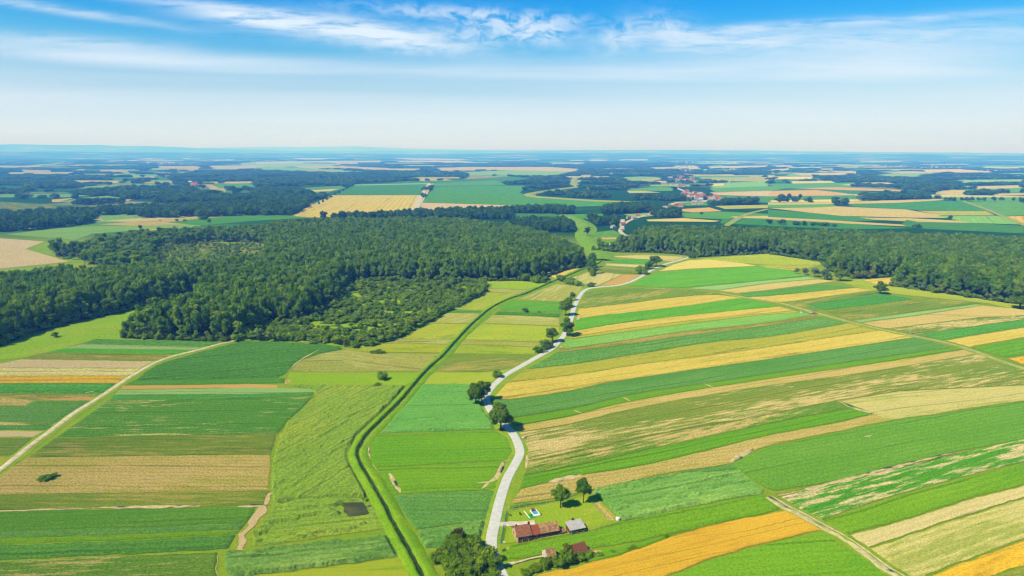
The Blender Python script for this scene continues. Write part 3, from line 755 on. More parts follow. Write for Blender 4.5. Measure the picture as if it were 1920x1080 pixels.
for v_ in list(np.arange(291.5, 330, 1.2)) + list(np.arange(330, 352, 2.6)):
    for _ in range(13 if v_ < 312 else 8 if v_ < 330 else 4):
        u_ = _r.uniform(-40, 1900); w_ = _r.uniform(25, 120) * (.7 + (v_ - 290) / 90); hh_ = _r.uniform(.5, 1.5) + (v_ - 290) * .045
        cu, cv = np.array([u_ + w_ / 2]), np.array([v_ + hh_ / 2 + ROLL * (u_ - 960)])
        if any(inside(cu, cv, q_)[0] for q_ in _fw if _r.random() < .8): continue
        if any(inside(cu + dx_, cv, np.array(q_[1]))[0] for q_ in FAR for dx_ in (-w_ / 2, 0, w_ / 2)): continue
        o_ = ROLL * (u_ - 960); s_ = _r.uniform(-6, 14)
        THIN.append((_r.choice(['pale', 'tan', 'light', 'teal', 'ochre', 'pale', 'vivid', 'light', 'beet']), [(u_ + s_, v_ + o_), (u_ + w_, v_ + o_ + _r.uniform(-.3, .3)), (u_ + w_ - s_, v_ + hh_ + o_), (u_, v_ + hh_ + o_ + _r.uniform(-.3, .3))]))
for key, pts in THIN: field(FNAME[key], {'vivid': 'farg', 'beet': 'farb'}.get(key, key), pts)
FAR += THIN
winding = catmull(G2([(1080, 333), (1076, 345), (1084, 350), (1050, 355), (1015, 360), (994, 364), (1002, 369), (1040, 372), (1120, 377), (1200, 380)]), 25.0)
ribbon('levee', winding, [(-18, 0), (-6, 2.5), (6, 2.5), (18, 0)], grass_mat('levee_dry_grass', '9cae58', 'b2b868'), 0.3)
DRY = bpy.data.materials['levee_dry_grass']
for lp, hw in (([(805, 344), (791, 366), (777, 397)], 7.0), ([(1360, 424), (1400, 402), (1440, 392)], 6), ([(1805, 377), (1845, 391), (1867, 400), (1925, 424)], 6), ([(1195, 449), (1182, 445), (1168, 439), (1163, 432), (1178, 415), (1215, 402), (1232, 392)], 3.5), ([(1230, 398), (1250, 388), (1272, 380), (1320, 378), (1300, 365), (1268, 352), (1264, 346)], 7)):
    ribbon('lane', catmull(G2(lp), 12.0), [(-hw, 0), (-hw * .8, .1), (hw * .8, .1), (hw, 0)], DRY if lp[0][0] > 1300 else m_sand, 0.45)

# ------------------------------------------------------------------ near fields, left of the sandy track
def ext(pts):
    """carry fields that leave the picture further on past its edges"""
    out_ = []
    for i, (u, v) in enumerate(pts):
        if u == 1990 or u <= -120:
            nb_ = [q for q in (pts[i - 1], pts[(i + 1) % len(pts)]) if -120 < q[0] < 1990]
            to = 2300 if u == 1990 else -460
            sl_ = max(-0.42, min(0.1, (v - nb_[0][1]) / (u - nb_[0][0]))) if nb_ else 0
            out_.append((to, v + sl_ * (to - u)))
        else: out_.append((u, v))
    return out_


def many(rows):
    for key, pts, *kw in rows:
        pts = ext(pts)
        field(FNAME[key], key, pts, **(kw[0] if kw else {}))


many([
    ('grass', [(-150, 720), (0, 675), (40, 672), (120, 654), (180, 636), (228, 638), (250, 628), (310, 604), (380, 574), (400, 554), (340, 555), (230, 590), (100, 618), (0, 650), (-150, 690)], {'ang': 0.5}),
    ('beet', [(180, 636), (300, 638), (410, 641), (424, 642), (385, 651), (155, 645)]),
    ('teal', [(155, 645), (385, 651), (365, 657), (117, 654)]),
    ('vivid', [(117, 654), (365, 657), (335, 665), (82, 662)]),
    ('olive', [(82, 662), (335, 665), (305, 677), (40, 673)]),
    ('pink', [(-120, 686), (0, 682), (40, 674), (300, 678), (268, 691), (0, 690), (-120, 690)]),
    ('cream', [(-120, 691), (0, 690), (267, 691), (249, 705), (0, 706), (-120, 707)]),
    ('gold', [(-120, 708), (0, 706), (247, 705), (221, 719), (0, 719), (-120, 720)]),
    ('beet', [(-120, 721), (0, 719), (220, 719), (193, 740), (0, 738), (-120, 738)]),
    ('olive', [(-120, 739), (0, 738), (192, 740), (185, 745), (120, 747), (66, 751), (0, 744), (-120, 744)]),
    ('orangesoil', [(66, 751), (135, 742), (186, 741), (179, 752), (120, 751)]),
    ('stubble', [(-120, 744), (0, 744), (66, 751), (48, 762), (0, 761), (-120, 761)]),
    ('blue', [(-120, 762), (0, 762), (48, 762), (68, 752), (178, 752), (140, 780), (108, 796), (0, 791), (-120, 790)]),
    ('dots', [(-120, 791), (0, 791), (107, 796), (103, 799), (0, 798), (-120, 797)]),
    ('blue', [(-120, 798), (0, 798), (102, 799), (90, 807), (0, 807), (-120, 806)]),
    ('pink', [(-120, 808), (0, 808), (82, 809), (62, 820), (0, 820), (-120, 820)]),
    ('oliveg', [(-120, 821), (0, 821), (64, 821), (26, 855), (0, 855), (-120, 855)]),
    ('ochre', [(-120, 856), (0, 856), (24, 857), (0, 878), (-60, 920), (-120, 920)]),
    # right of the track
    ('deep', [(452, 640), (520, 641), (600, 646), (640, 650), (644, 655), (600, 664), (562, 677), (537, 700), (522, 708), (390, 712), (252, 713), (275, 696), (305, 680), (380, 659)]),
    ('mid', [(252, 713), (390, 712), (522, 708), (536, 711), (534, 719), (480, 720), (232, 723)]),
    ('stubble', [(534, 711), (552, 712), (549, 722), (532, 721)]),
    ('orangesoil', [(230, 724), (480, 720), (522, 722), (520, 729), (400, 728), (226, 731)]),
    ('teal', [(223, 732), (400, 728), (480, 727), (585, 729), (592, 736), (480, 739), (214, 741)]),
    ('beet', [(212, 741), (480, 739), (590, 736), (588, 743), (480, 748), (204, 751)]),
    ('dots', [(203, 751), (480, 748), (588, 744), (567, 767), (540, 790), (522, 814), (300, 817), (104, 821)]),
    ('oliveg', [(102, 822), (300, 817), (520, 814), (508, 852), (300, 855), (52, 858)]),
    ('stubble', [(50, 859), (300, 855), (507, 853), (505, 920), (250, 925), (-10, 928), (-60, 930), (0, 892)]),
    ('oliveg', [(-150, 930), (250, 925), (505, 920), (496, 948), (300, 953), (-150, 960)]),
    ('mid', [(-150, 962), (300, 953), (480, 950), (474, 970), (462, 982), (240, 990), (-150, 1000)], {'h': 0.6}),
    ('blue', [(-150, 1000), (240, 990), (462, 982), (450, 994), (240, 1003), (-150, 1014)]),
    ('bright', [(-150, 1014), (240, 1003), (450, 994), (446, 1002), (240, 1013), (-150, 1026)]),
    ('deep', [(-150, 1027), (240, 1014), (444, 1003), (428, 1030), (240, 1041), (-150, 1058)]),
    ('mottleg', [(-150, 1060), (240, 1042), (410, 1036), (404, 1060), (412, 1100), (-150, 1120)]),
    ('pink', [(496, 923), (512, 924), (507, 946), (492, 968), (480, 984), (462, 1004), (455, 1033), (442, 1033), (448, 1003), (474, 970), (486, 950)], {'rag': 2.4}),
    ('pink', [(402, 1040), (409, 1042), (410, 1080), (404, 1070)]),
    # left of the ditch
    ('lodged', [(537, 724), (650, 724), (762, 724), (730, 760), (700, 787), (668, 817), (657, 840), (657, 862), (668, 895), (684, 917), (690, 936), (640, 934), (560, 938), (512, 946), (507, 920), (508, 872), (522, 820), (540, 790), (567, 767), (592, 745), (585, 732)], {'lodge': 0.38, 'ang': 1.15}),
    ('lodged', [(512, 948), (560, 939), (600, 938), (640, 936), (690, 938), (712, 966), (728, 992), (640, 1003), (540, 1018), (474, 1026), (472, 1002), (490, 985), (505, 962)], {'lodge': 0.8, 'ang': 0.2}),
    ('lodgeb', [(416, 1038), (560, 1023), (735, 1004), (757, 1045), (620, 1062), (480, 1080), (432, 1092), (422, 1062)], {'lodge': 0.55, 'ang': 0.2}),
    ('meadow', [(432, 1094), (480, 1081), (620, 1063), (757, 1046), (772, 1070), (795, 1110), (430, 1125)]),
    ('dryg', [(645, 655), (695, 662), (826, 664), (795, 697), (640, 698), (540, 697), (562, 677), (600, 664)]),
    ('dryg', [(645, 655), (695, 662), (826, 664), (797, 695), (700, 696), (640, 680)], {'h': 0.2}),
    ('grass', [(540, 698), (640, 699), (794, 698), (764, 723), (650, 723), (537, 723)]),
    ('meadow', [(648, 656), (705, 645), (770, 644), (840, 647), (827, 662), (695, 661)]),
    ('dryg', [(712, 645), (745, 635), (800, 635), (852, 637), (840, 646), (770, 644)]),
    ('meadow', [(745, 635), (780, 620), (812, 607), (885, 608), (852, 636)]),
    ('dryg', [(812, 606), (837, 587), (902, 588), (886, 607)]),
    ('beet', [(837, 586), (840, 581), (908, 584), (902, 588)]),
    ('meadow', [(838, 580), (870, 562), (910, 548), (960, 550), (984, 547), (955, 558), (930, 572), (910, 583)]),
    ('dryg', [(910, 547), (914, 542), (990, 544), (984, 548), (960, 550)]),
    ('grass', [(905, 541), (905, 527), (960, 526), (1030, 532), (990, 543)]),
    ('wheat', [(1025, 511), (1075, 502), (1088, 503), (1045, 523), (1035, 520)]),
    # between ditch and road
    ('dryg', [(1042, 533), (1092, 538), (1090, 545), (1080, 566), (1020, 565), (968, 561), (1010, 545)]),
    ('vivid', [(956, 563), (1010, 565), (1064, 567), (1054, 586), (1000, 586), (935, 582)]),
    ('deep', [(934, 584), (1000, 587), (1053, 588), (1048, 595), (990, 592), (925, 590)]),
    ('dryg', [(924, 591), (990, 593), (1048, 596), (1050, 612), (960, 608), (905, 606)]),
    ('meadow', [(904, 607), (960, 609), (1050, 613), (1048, 630), (1020, 642), (940, 639), (868, 637)]),
    ('dryg', [(868, 638), (940, 640), (1016, 643), (1004, 650), (930, 648), (862, 646)]),
    ('meadow', [(861, 647), (930, 649), (1004, 650), (1012, 664), (960, 665), (850, 663)]),
    ('oliveg', [(849, 664), (960, 666), (1008, 666), (985, 678), (965, 690), (900, 698), (815, 697)]),
    ('meadow', [(814, 698), (900, 699), (958, 693), (930, 712), (914, 727), (850, 722), (787, 722)]),
    ('lodgem', [(790, 723), (850, 723), (900, 726), (906, 742), (906, 765), (916, 780), (928, 806), (820, 810), (714, 813), (747, 772)], {'lodge': 0.40, 'ang': 0.05}),
    ('bright', [(707, 815), (820, 811), (930, 807), (952, 822), (960, 845), (950, 864), (880, 868), (790, 873), (702, 877), (693, 860), (695, 836)], {'h': 0.6}),
    ('bright', [(703, 878), (790, 874), (880, 869), (950, 865), (942, 890), (932, 918), (850, 922), (752, 927), (735, 930)], {'rough': .6}),
    ('blue', [(737, 933), (752, 928), (850, 923), (930, 920), (924, 945), (916, 975), (850, 984), (778, 994)]),
    ('lodgeb', [(778, 995), (850, 985), (914, 976), (908, 1000), (906, 1022), (850, 1026), (797, 1030)], {'lodge': 0.65, 'ang': 0.12}),
])

# ------------------------------------------------------------------ the long strips east of the road
LN = {
    'a': [(1095, 549), (1177, 541), (1285, 543), (1345, 550)], 'b': [(1085, 579), (1180, 569), (1250, 560), (1335, 553), (1370, 556)],
    'c': [(1080, 598), (1095, 596), (1200, 584), (1285, 574), (1382, 560), (1396, 560)], 'd': [(1076, 621), (1160, 607), (1285, 592), (1440, 577), (1462, 575)],
    'e': [(1072, 632), (1185, 615), (1300, 601), (1440, 587), (1490, 583)], 'f': [(1060, 637), (1185, 621), (1300, 606), (1440, 590), (1502, 586)],
    'g': [(1050, 655), (1135, 644), (1285, 622), (1440, 605), (1525, 590)], 'h': [(1042, 662), (1160, 648), (1300, 628), (1440, 611), (1540, 595)],
    'i': [(985, 693), (1085, 682), (1210, 662), (1335, 642), (1440, 632), (1592, 606)], 'j': [(950, 718), (1085, 702), (1210, 682), (1335, 666), (1440, 651), (1646, 620)],
    'k': [(922, 750), (960, 749), (1060, 735), (1135, 719), (1210, 707), (1335, 689), (1440, 674), (1600, 650), (1714, 633)],
    'l': [(935, 789), (985, 781), (1085, 764), (1185, 740), (1285, 725), (1440, 702), (1615, 676), (1785, 652)],
    'm': [(960, 800), (1060, 783), (1160, 758), (1285, 735), (1440, 711), (1640, 682), (1808, 656)], 'n': [(972, 812), (1080, 793), (1160, 773), (1260, 753), (1440, 724), (1615, 700), (1830, 664)],
    'n2': [(1500, 720), (1700, 694), (1870, 676)],
    'o': [(986, 866), (1110, 842), (1210, 820), (1330, 798), (1440, 777), (1570, 751)], 'o2': [(983, 892), (1110, 868), (1210, 845), (1330, 818), (1440, 795), (1600, 765)],
    'p': [(975, 918), (1085, 892), (1185, 877), (1285, 855), (1370, 834), (1440, 817), (1565, 794), (1640, 776)],
    'q': [(955, 947), (1035, 936), (1135, 913), (1210, 897), (1285, 883), (1362, 871), (1397, 854), (1440, 837), (1565, 811), (1665, 790), (1815, 767), (1990, 742), (2300, 698)],
}
def step2(p): return max(3.0, np.hypot(*p) / 90)
LG = {k: catmull(G2(v), step2) for k, v in LN.items()}


def strip(a, b, key, **kw):
    field(FNAME[key], key, list(LG[a]) + list(LG[b][::-1]), ground=True, rag=0.6, **kw)


many([
    ('wheatp', [(1234, 509), (1260, 497), (1292, 488), (1330, 487), (1395, 494), (1420, 499), (1300, 504)], {'h': .5}),
    ('meadow', [(1300, 486), (1345, 483), (1440, 475), (1482, 483), (1545, 491), (1540, 497), (1440, 497), (1398, 494)]),
    ('ochre', [(1420, 498), (1440, 497.5), (1540, 497.5), (1490, 507), (1512, 518), (1480, 507), (1440, 503)]),
    ('vivid', [(1200, 525), (1232, 511), (1300, 505), (1420, 500), (1480, 507), (1514, 518), (1440, 525), (1380, 531), (1285, 540), (1176, 537)]),
    ('teal', [(1285, 541), (1380, 532), (1440, 526), (1515, 519), (1532, 523), (1440, 531), (1345, 544)]),
    ('tan', [(1345, 545), (1440, 532), (1532, 524), (1570, 527), (1440, 544), (1382, 550)]),
    ('beet', [(1386, 551), (1440, 545), (1540, 534), (1602, 539), (1440, 555), (1396, 557)]),
    ('wheat', [(1402, 558), (1440, 556), (1605, 540), (1640, 545), (1550, 556), (1470, 567), (1430, 564)]),
    ('tan', [(1137, 481), (1210, 478), (1285, 482), (1262, 490), (1200, 486)]), ('vivid', [(1140, 487), (1218, 486), (1216, 496), (1145, 493)]), ('cream', [(1136, 494), (1190, 496), (1214, 497), (1200, 502), (1135, 498)]),
    ('oliveg', [(1120, 503), (1135, 499), (1200, 503), (1210, 505), (1195, 515), (1150, 512), (1112, 507)]), ('pale', [(1072, 521), (1110, 508), (1167, 515), (1135, 530), (1117, 537), (1098, 534)], {'h': .5}), ('orangesoil', [(1168, 515), (1206, 515), (1190, 525), (1165, 533), (1122, 537), (1136, 530)]),
])
field('patchy_field', 'oliveg', list(LG['a']) + list(G2([(1392, 558)])) + list(LG['b'][::-1]), ground=True, rag=.6)
strip('b', 'c', 'wheat'); strip('c', 'd', 'vivid'); strip('d', 'e', 'wheat'); strip('e', 'f', 'ochre'); strip('f', 'g', 'light'); strip('g', 'h', 'olive')
strip('h', 'i', 'blue'); strip('i', 'j', 'ochre'); strip('j', 'k', 'wheat'); strip('k', 'l', 'blue'); strip('l', 'm', 'bright', h=0.2); strip('m', 'n', 'stubble')
mot = list(LG['n']) + G2([(1870, 675), (1915, 690)]) + G2([(1990, 712), (1990, 716), (1920, 722), (1690, 733)]) + list(LG['o'][::-1])
field('patchy_field', 'mottled', mot, ground=True, rag=.6, ang=math.atan2(*(P(1440, 777) - P(1110, 842))[:2][::-1]))
field('stubble_field', 'pale', G2([(1572, 752), (1690, 734), (1920, 723), (1990, 717), (1990, 742), (1815, 767), (1665, 790), (1642, 778), (1615, 767)]), ground=True)
strip('o', 'o2', 'mottleg'); 
field('maize_field', 'bright', list(LG['o2']) + G2([(1638, 776)]) + list(LG['p'][::-1]), ground=True, rag=.6)
strip('p', 'q', 'stubble')
many([
    ('blue', [(955, 949), (1035, 938), (1135, 914), (1210, 898), (1285, 884), (1362, 872), (1385, 881), (1285, 887), (1185, 902), (1110, 920), (1060, 936), (1000, 948), (956, 956)]),
    ('mid', [(1366, 872), (1397, 855), (1440, 838), (1565, 812), (1665, 791), (1815, 768), (1990, 743), (1990, 806), (1920, 825), (1790, 848), (1665, 877), (1565, 903), (1456, 921), (1437, 917), (1386, 882)]),
    ('lodgeb', [(1110, 921), (1185, 903), (1285, 888), (1384, 883), (1432, 919), (1430, 927), (1335, 943), (1210, 971), (1164, 978), (1160, 972), (1120, 933)], {'lodge': 0.6, 'ang': 0.35}),
    ('bright', [(935, 1040), (965, 1020), (1097, 999), (1165, 980), (1260, 958), (1435, 928), (1447, 937), (1466, 954), (1440, 963), (1285, 996), (1185, 1018), (1110, 1030), (1020, 1042), (950, 1052)], {'h': .8}),
    ('bright', [(1060, 1052), (1110, 1032), (1185, 1019), (1285, 997), (1335, 983), (1250, 1008), (1160, 1042), (1100, 1056)], {'h': .3}),
    ('gold', [(960, 1098), (1000, 1082), (1080, 1062), (1160, 1042), (1250, 1010), (1335, 984), (1440, 964), (1476, 957), (1540, 994), (1440, 1018), (1335, 1048), (1245, 1084), (1210, 1110), (940, 1110)]),
    ('bright', [(1215, 1110), (1250, 1084), (1335, 1050), (1440, 1020), (1542, 998), (1582, 1024), (1648, 1066), (1690, 1110)], {'h': .5}),
    ('patchy', [(1462, 933), (1500, 922), (1565, 906), (1677, 879), (1790, 851), (1990, 809), (1990, 850), (1800, 896), (1690, 926), (1560, 968), (1536, 978)]),
    ('bright', [(1538, 980), (1560, 970), (1690, 928), (1800, 898), (1990, 852), (1990, 888), (1920, 910), (1815, 936), (1690, 976), (1592, 1003)]),
    ('paler', [(1594, 1005), (1690, 978), (1815, 938), (1920, 912), (1990, 890), (1990, 912), (1900, 939), (1740, 990), (1626, 1029)]),
    ('pale', [(1628, 1031), (1740, 992), (1900, 941), (1990, 914), (1990, 985), (1920, 1011), (1815, 1050), (1735, 1080), (1740, 1110), (1700, 1085)]),
    ('gold', [(1742, 1081), (1815, 1052), (1920, 1014), (1990, 987), (1990, 1040), (1920, 1062), (1850, 1084), (1760, 1110)]),
    ('oliveg', [(1770, 1112), (1850, 1087), (1920, 1065), (1990, 1042), (1990, 1112)]),
    # beyond the east track, up to the wood
    ('meadow', [(1512, 517), (1560, 525), (1620, 524), (1690, 534), (1780, 551), (1890, 569), (1990, 580), (1990, 590), (1900, 580), (1850, 569), (1740, 558), (1660, 550), (1640, 545), (1605, 539), (1570, 527)]),
    ('wheat', [(1617, 525), (1690, 519), (1720, 522), (1692, 530), (1672, 536), (1640, 533)], {'h': .4}),
    ('oliveg', [(1470, 568), (1550, 557), (1640, 546), (1652, 550), (1590, 559), (1510, 570), (1540, 582), (1525, 584)]),
    ('beet', [(1510, 571), (1590, 560), (1652, 551), (1716, 561), (1640, 571), (1545, 582)]),
    ('oliveg', [(1547, 584), (1640, 572), (1720, 562), (1762, 561), (1840, 569), (1715, 585), (1600, 601), (1588, 600)]),
    ('teal', [(1597, 602), (1715, 586), (1830, 571), (1842, 573), (1715, 592), (1612, 605)]),
    ('tan', [(1614, 606), (1720, 592), (1842, 573), (1882, 577), (1990, 586), (1850, 594), (1670, 616), (1650, 615)]),
    ('mottled', [(1672, 617), (1850, 595), (1990, 587), (1990, 590), (1840, 609), (1742, 624), (1718, 628)]),
    ('beet', [(1720, 629), (1742, 625), (1840, 610), (1990, 590), (1990, 603), (1840, 626), (1768, 638)]),
    ('wheat', [(1772, 639), (1840, 627), (1990, 604), (1990, 622), (1920, 633), (1817, 651)]),
    ('bright', [(1820, 653), (1920, 635), (1990, 623), (1990, 655), (1920, 665), (1886, 671)], {'h': .7}),
    ('gold', [(1890, 673), (1990, 657), (1990, 700), (1918, 684)]),
    # the farmyard lawn and its vegetable bed
    ('lawn', [(950, 962), (1000, 950), (1060, 938), (1100, 930), (1120, 934), (1162, 974), (1160, 981), (1098, 998), (1050, 1007), (964, 1019), (941, 1022), (944, 990)]),
    ('stubble', [(1110, 944), (1122, 942), (1157, 970), (1150, 976), (1140, 977)], {'h': .2}),
])
# ------------------------------------------------------------------ trees
def leaf_mat(name, a, b, warm=None, trans=0.42):
    m, g = mat(name)
    out = g.add('ShaderNodeOutputMaterial')
    oi = g.add('ShaderNodeObjectInfo')
    tcn = g.add('ShaderNodeTexCoord').outputs['Object']
    n = g.noise(tcn, 0.45, 3, 0.6)
    n2 = g.noise(tcn, 2.2, 2, 0.6)
    f = g.math('ADD', g.math('MULTIPLY', g.math('SUBTRACT', n, 0.5), 1.3), oi.outputs['Random'], clamp=True)
    c = g.mix(f, C(a), C(b))
    if warm: c = g.mix(g.ramp(oi.outputs['Random'], 0.9, 0.97, 0, 0.7), c, C(warm))
    fg = g.ramp(n2, 0.3, 0.7, 0.75, 1.25, smooth=False)
    c = g.mix(1.0, c, g.add('ShaderNodeCombineXYZ', {0: fg, 1: fg, 2: fg}).outputs[0], 'MULTIPLY')
    d = g.add('ShaderNodeBsdfDiffuse', {'Color': c}); t = g.add('ShaderNodeBsdfTranslucent', {'Color': c})
    mx = g.add('ShaderNodeMixShader', {0: trans, 1: d.outputs[0], 2: t.outputs[0]})
    g.l.new(mx.outputs[0], out.inputs[0])
    return m


m_bark = simple('bark', C('6a5c48', 0.8), 0.95, 0.25, 1.2)
m_barkd = simple('bark_dark', C('5e5040', 0.8), 0.95, 0.25, 1.2)
LEAF = {
    'dark': leaf_mat('leaf_dark', '669c2c', '90b63a'),
    'wood': leaf_mat('leaf_wood', '5a9e28', 'a2d044', 'accc4c'),
    'young': leaf_mat('leaf_young', '7cac30', 'a4cc44', 'accc48'),
    'fresh': leaf_mat('leaf_fresh', '62a422', '8cc034'),
    'silver': leaf_mat('leaf_silver', '6c9468', '8fae7c'),
    'lime': leaf_mat('leaf_lime', '9aa438', 'b8b84a'),
    'brown': leaf_mat('leaf_brown', '58583a', '6e6a3e'),
    'far': leaf_mat('leaf_far', '3c7834', '5a9640', '7aa850'),
}


def crown_geo(seed, R, zc, rz, nl, leaves, ls, flat=0.0, core=0.80, lobes=0.42):
    """crown of leaf-sized faces over NL lobes with a ragged solid heart; returns verts, faces"""
    rs = np.random.RandomState(seed)
    V = []; Fc = []
    L = [(0, 0, zc, R * 0.62, rz * 0.72)]
    for i in range(nl):
        a = 6.283 * (i + rs.rand() * 0.8) / nl * 1.618
        t = rs.rand() ** 0.7
        zz = zc + rz * (1.35 * (rs.rand() - 0.42)) * (1 - 0.25 * t)
        k = math.sqrt(max(0.05, 1 - ((zz - zc) / (rz * 1.05)) ** 2))
        L.append((math.cos(a) * R * 0.70 * t * k * 1.2, math.sin(a) * R * 0.70 * t * k * 1.2, zz, R * lobes * (0.55 + 0.65 * rs.rand()), R * lobes * (0.65 + 0.4 * rs.rand())))
    ico = bmesh.new(); bmesh.ops.create_icosphere(ico, subdivisions=1, radius=1)
    iv = np.array([v.co[:] for v in ico.verts]); iff = [[v.index for v in f.verts] for f in ico.faces]; ico.free()
    for (x, y, z, r, rzz) in L:
        b = len(V)
        jit = 1 + 0.25 * (rs.rand(len(iv)) - 0.5)
        for p, j in zip(iv, jit): V.append((x + p[0] * r * core * j, y + p[1] * r * core * j, z + p[2] * rzz * core * j))
        Fc += [[b + k for k in f] for f in iff]
    ar = np.array([l[3] * l[3] for l in L]); ar /= ar.sum()
    for (x, y, z, r, rzz), w in zip(L, ar):
        for _ in range(int(leaves * w)):
            d = rs.randn(3); d /= np.linalg.norm(d)
            if d[2] < -0.45: d[2] *= -0.6
            q = 0.82 + 0.30 * rs.rand()
            p = np.array([x + d[0] * r * q, y + d[1] * r * q, z + d[2] * rzz * q])
            nrm = d + rs.randn(3) * 0.38; nrm /= np.linalg.norm(nrm)
            t = np.cross(nrm, rs.randn(3)); t /= np.linalg.norm(t); s = np.cross(nrm, t)
            k = ls * (0.55 + 0.8 * rs.rand())
            b = len(V)
            V += [tuple(p - t * k * .5 - s * k * .32), tuple(p + t * k * .45 - s * k * .4), tuple(p + t * k * .5 + s * k * .36), tuple(p - t * k * .4 + s * k * .42)]
            Fc.append([b, b + 1, b + 2, b + 3])
    return V, Fc


def trunk_geo(seed, h, r, limbs=5, reach=2.5, z0=0.5):
    rs = np.random.RandomState(seed)
    V = []; Fc = []

    def tube(pts, rad, n=7):
        b0 = len(V)
        for p, q in zip(pts, rad):
            for k in range(n):
                a = 6.283 * k / n
                V.append((p[0] + q * math.cos(a), p[1] + q * math.sin(a), p[2]))
        for i in range(len(pts) - 1):
            for k in range(n):
                a = b0 + i * n + k; b = b0 + i * n + (k + 1) % n
                Fc.append([a, b, b + n, a + n])
        Fc.append([b0 + (len(pts) - 1) * n + k for k in range(n)])
    bend = rs.randn(2) * 0.02 * h
    tube([(0, 0, 0), (0, 0, 0.06 * h), (bend[0] * .4, bend[1] * .4, 0.45 * h), (bend[0], bend[1], h)], [r * 1.5, r, r * 0.75, r * 0.25])
    for i in range(limbs):
        a = 6.283 * (i + rs.rand() * .6) / limbs; zz = h * (z0 + 0.35 * rs.rand()); l = reach * (0.6 + 0.5 * rs.rand())
        tube([(0, 0, zz - .2), (math.cos(a) * l * .5, math.sin(a) * l * .5, zz + l * .35), (math.cos(a) * l, math.sin(a) * l, zz + l * .75)], [r * .45, r * .3, r * .1], 5)
    return V, Fc


def to_mesh(name, V, Fc, m):
    me = bpy.data.meshes.new(name); me.from_pydata([tuple(map(float, v)) for v in V], [], Fc); me.materials.append(m); me.update()
    return me


class Kind:
    """one kind of tree of about unit proportions: height h, crown radius R, in metres"""
    def __init__(s, name, seed, h, R, leaf, base=0.3, nl=11, leaves=620, ls=0.8, bark=None, r=0.22, lobes=0.42, core=0.8):
        bark = bark or m_bark
        s.h, s.R = h, R
        zc = h * (1 + base) / 2; rz = h * (1 - base) / 2
        cv, cf = crown_geo(seed, R, zc, rz, nl, leaves, ls, lobes=lobes, core=core)
        top = max(v[2] for v in cv); k = h / top
        cv = [(v[0], v[1], v[2] * k) for v in cv]
        tv, tf = trunk_geo(seed + 1, h * 0.8, r, 5, R * 0.6, max(0.35, base))
        s.crown = to_mesh('crown', cv, cf, LEAF[leaf]); s.trunk = to_mesh('trunk', tv, tf, bark)
        s.joint = bpy.data.meshes.new(name)
        b = len(cv)
        s.joint.from_pydata([tuple(map(float, v)) for v in cv + list(tv)], [], cf + [[i + b for i in f] for f in tf])
        s.joint.materials.append(LEAF[leaf]); s.joint.materials.append(bark)
        s.joint.polygons.foreach_set('material_index', [0] * len(cf) + [1] * len(tf)); s.joint.update()


WOODK = [Kind('wood_tree', 11 + i, 21, 4.6 + 0.35 * (i % 3), 'wood' if i != 4 else 'dark', 0.14, 12, 1050, 0.82, r=0.2) for i in range(5)]
YOUNGK = [Kind('young_tree', 41 + i, 7.0, 2.3 + 0.3 * (i % 2), 'young', 0.12, 8, 260, 0.75, r=0.12) for i in range(4)]
SHRUBK = [Kind('shrub', 61 + i, 4.2, 2.8, 'fresh' if i % 2 else 'young', 0.02, 8, 260, 0.65, r=0.08) for i in range(3)]
SILVERK = [Kind('willow', 71 + i, 11, 4.4, 'silver', 0.12, 9, 380, 0.8, r=0.2) for i in range(2)]
LIMEK = [Kind('blossoming_tree', 81 + i, 10, 3.6, 'lime', 0.12, 8, 340, 0.7, r=0.18) for i in range(2)]
CLUMPK = [Kind('tree_clump', 91 + i, 1.0, 0.62, 'far', 0.02, 7, 150, 0.22, r=0.02, lobes=0.5) for i in range(4)]


def tree(name, kind, x, y, w, h, label, cat='tree', group=None, rz=None):
    """one tree as a thing: an Empty at its foot, trunk and crown; W crown width, H height in metres"""
    t = empty(name, (x, y, 0.0), random.random() * 6.28 if rz is None else rz)
    prop(t, label, cat, group)
    sx_, sz_ = w / (2 * kind.R), h / kind.h
    t.scale = (sx_, sx_, sz_)
    link(bpy.data.objects.new('trunk', kind.trunk), t)
    link(bpy.data.objects.new('crown', kind.crown), t)
    return t


# ---- woods scattered as one mass each (their largest trees are things of their own below)
def scatter_group(kinds, nm):
    src = bpy.data.collections.new(nm + '_kinds')
    for i, k in enumerate(kinds):
        o = bpy.data.objects.new('%s_%02d' % (nm, i), k.joint); src.objects.link(o)
    ng = bpy.data.node_groups.new(nm, 'GeometryNodeTree')
    ng.interface.new_socket('Geometry', in_out='INPUT', socket_type='NodeSocketGeometry')
    ng.interface.new_socket('Geometry', in_out='OUTPUT', socket_type='NodeSocketGeometry')
    N = ng.nodes; L = ng.links
    gi = N.new('NodeGroupInput'); go = N.new('NodeGroupOutput')
    ci = N.new('GeometryNodeCollectionInfo'); ci.inputs['Collection'].default_value = src
    ci.inputs['Separate Children'].default_value = True; ci.inputs['Reset Children'].default_value = True
    ip = N.new('GeometryNodeInstanceOnPoints'); ip.inputs['Pick Instance'].default_value = True
    L.new(gi.outputs[0], ip.inputs['Points']); L.new(ci.outputs[0], ip.inputs['Instance'])
    for nme, typ, sock in (('idx', 'INT', 'Instance Index'), ('rot', 'FLOAT_VECTOR', 'Rotation'), ('scl', 'FLOAT_VECTOR', 'Scale')):
        a = N.new('GeometryNodeInputNamedAttribute'); a.data_type = typ; a.inputs['Name'].default_value = nme
        L.new(a.outputs['Attribute'], ip.inputs[sock])
    L.new(ip.outputs[0], go.inputs[0])
    return ng


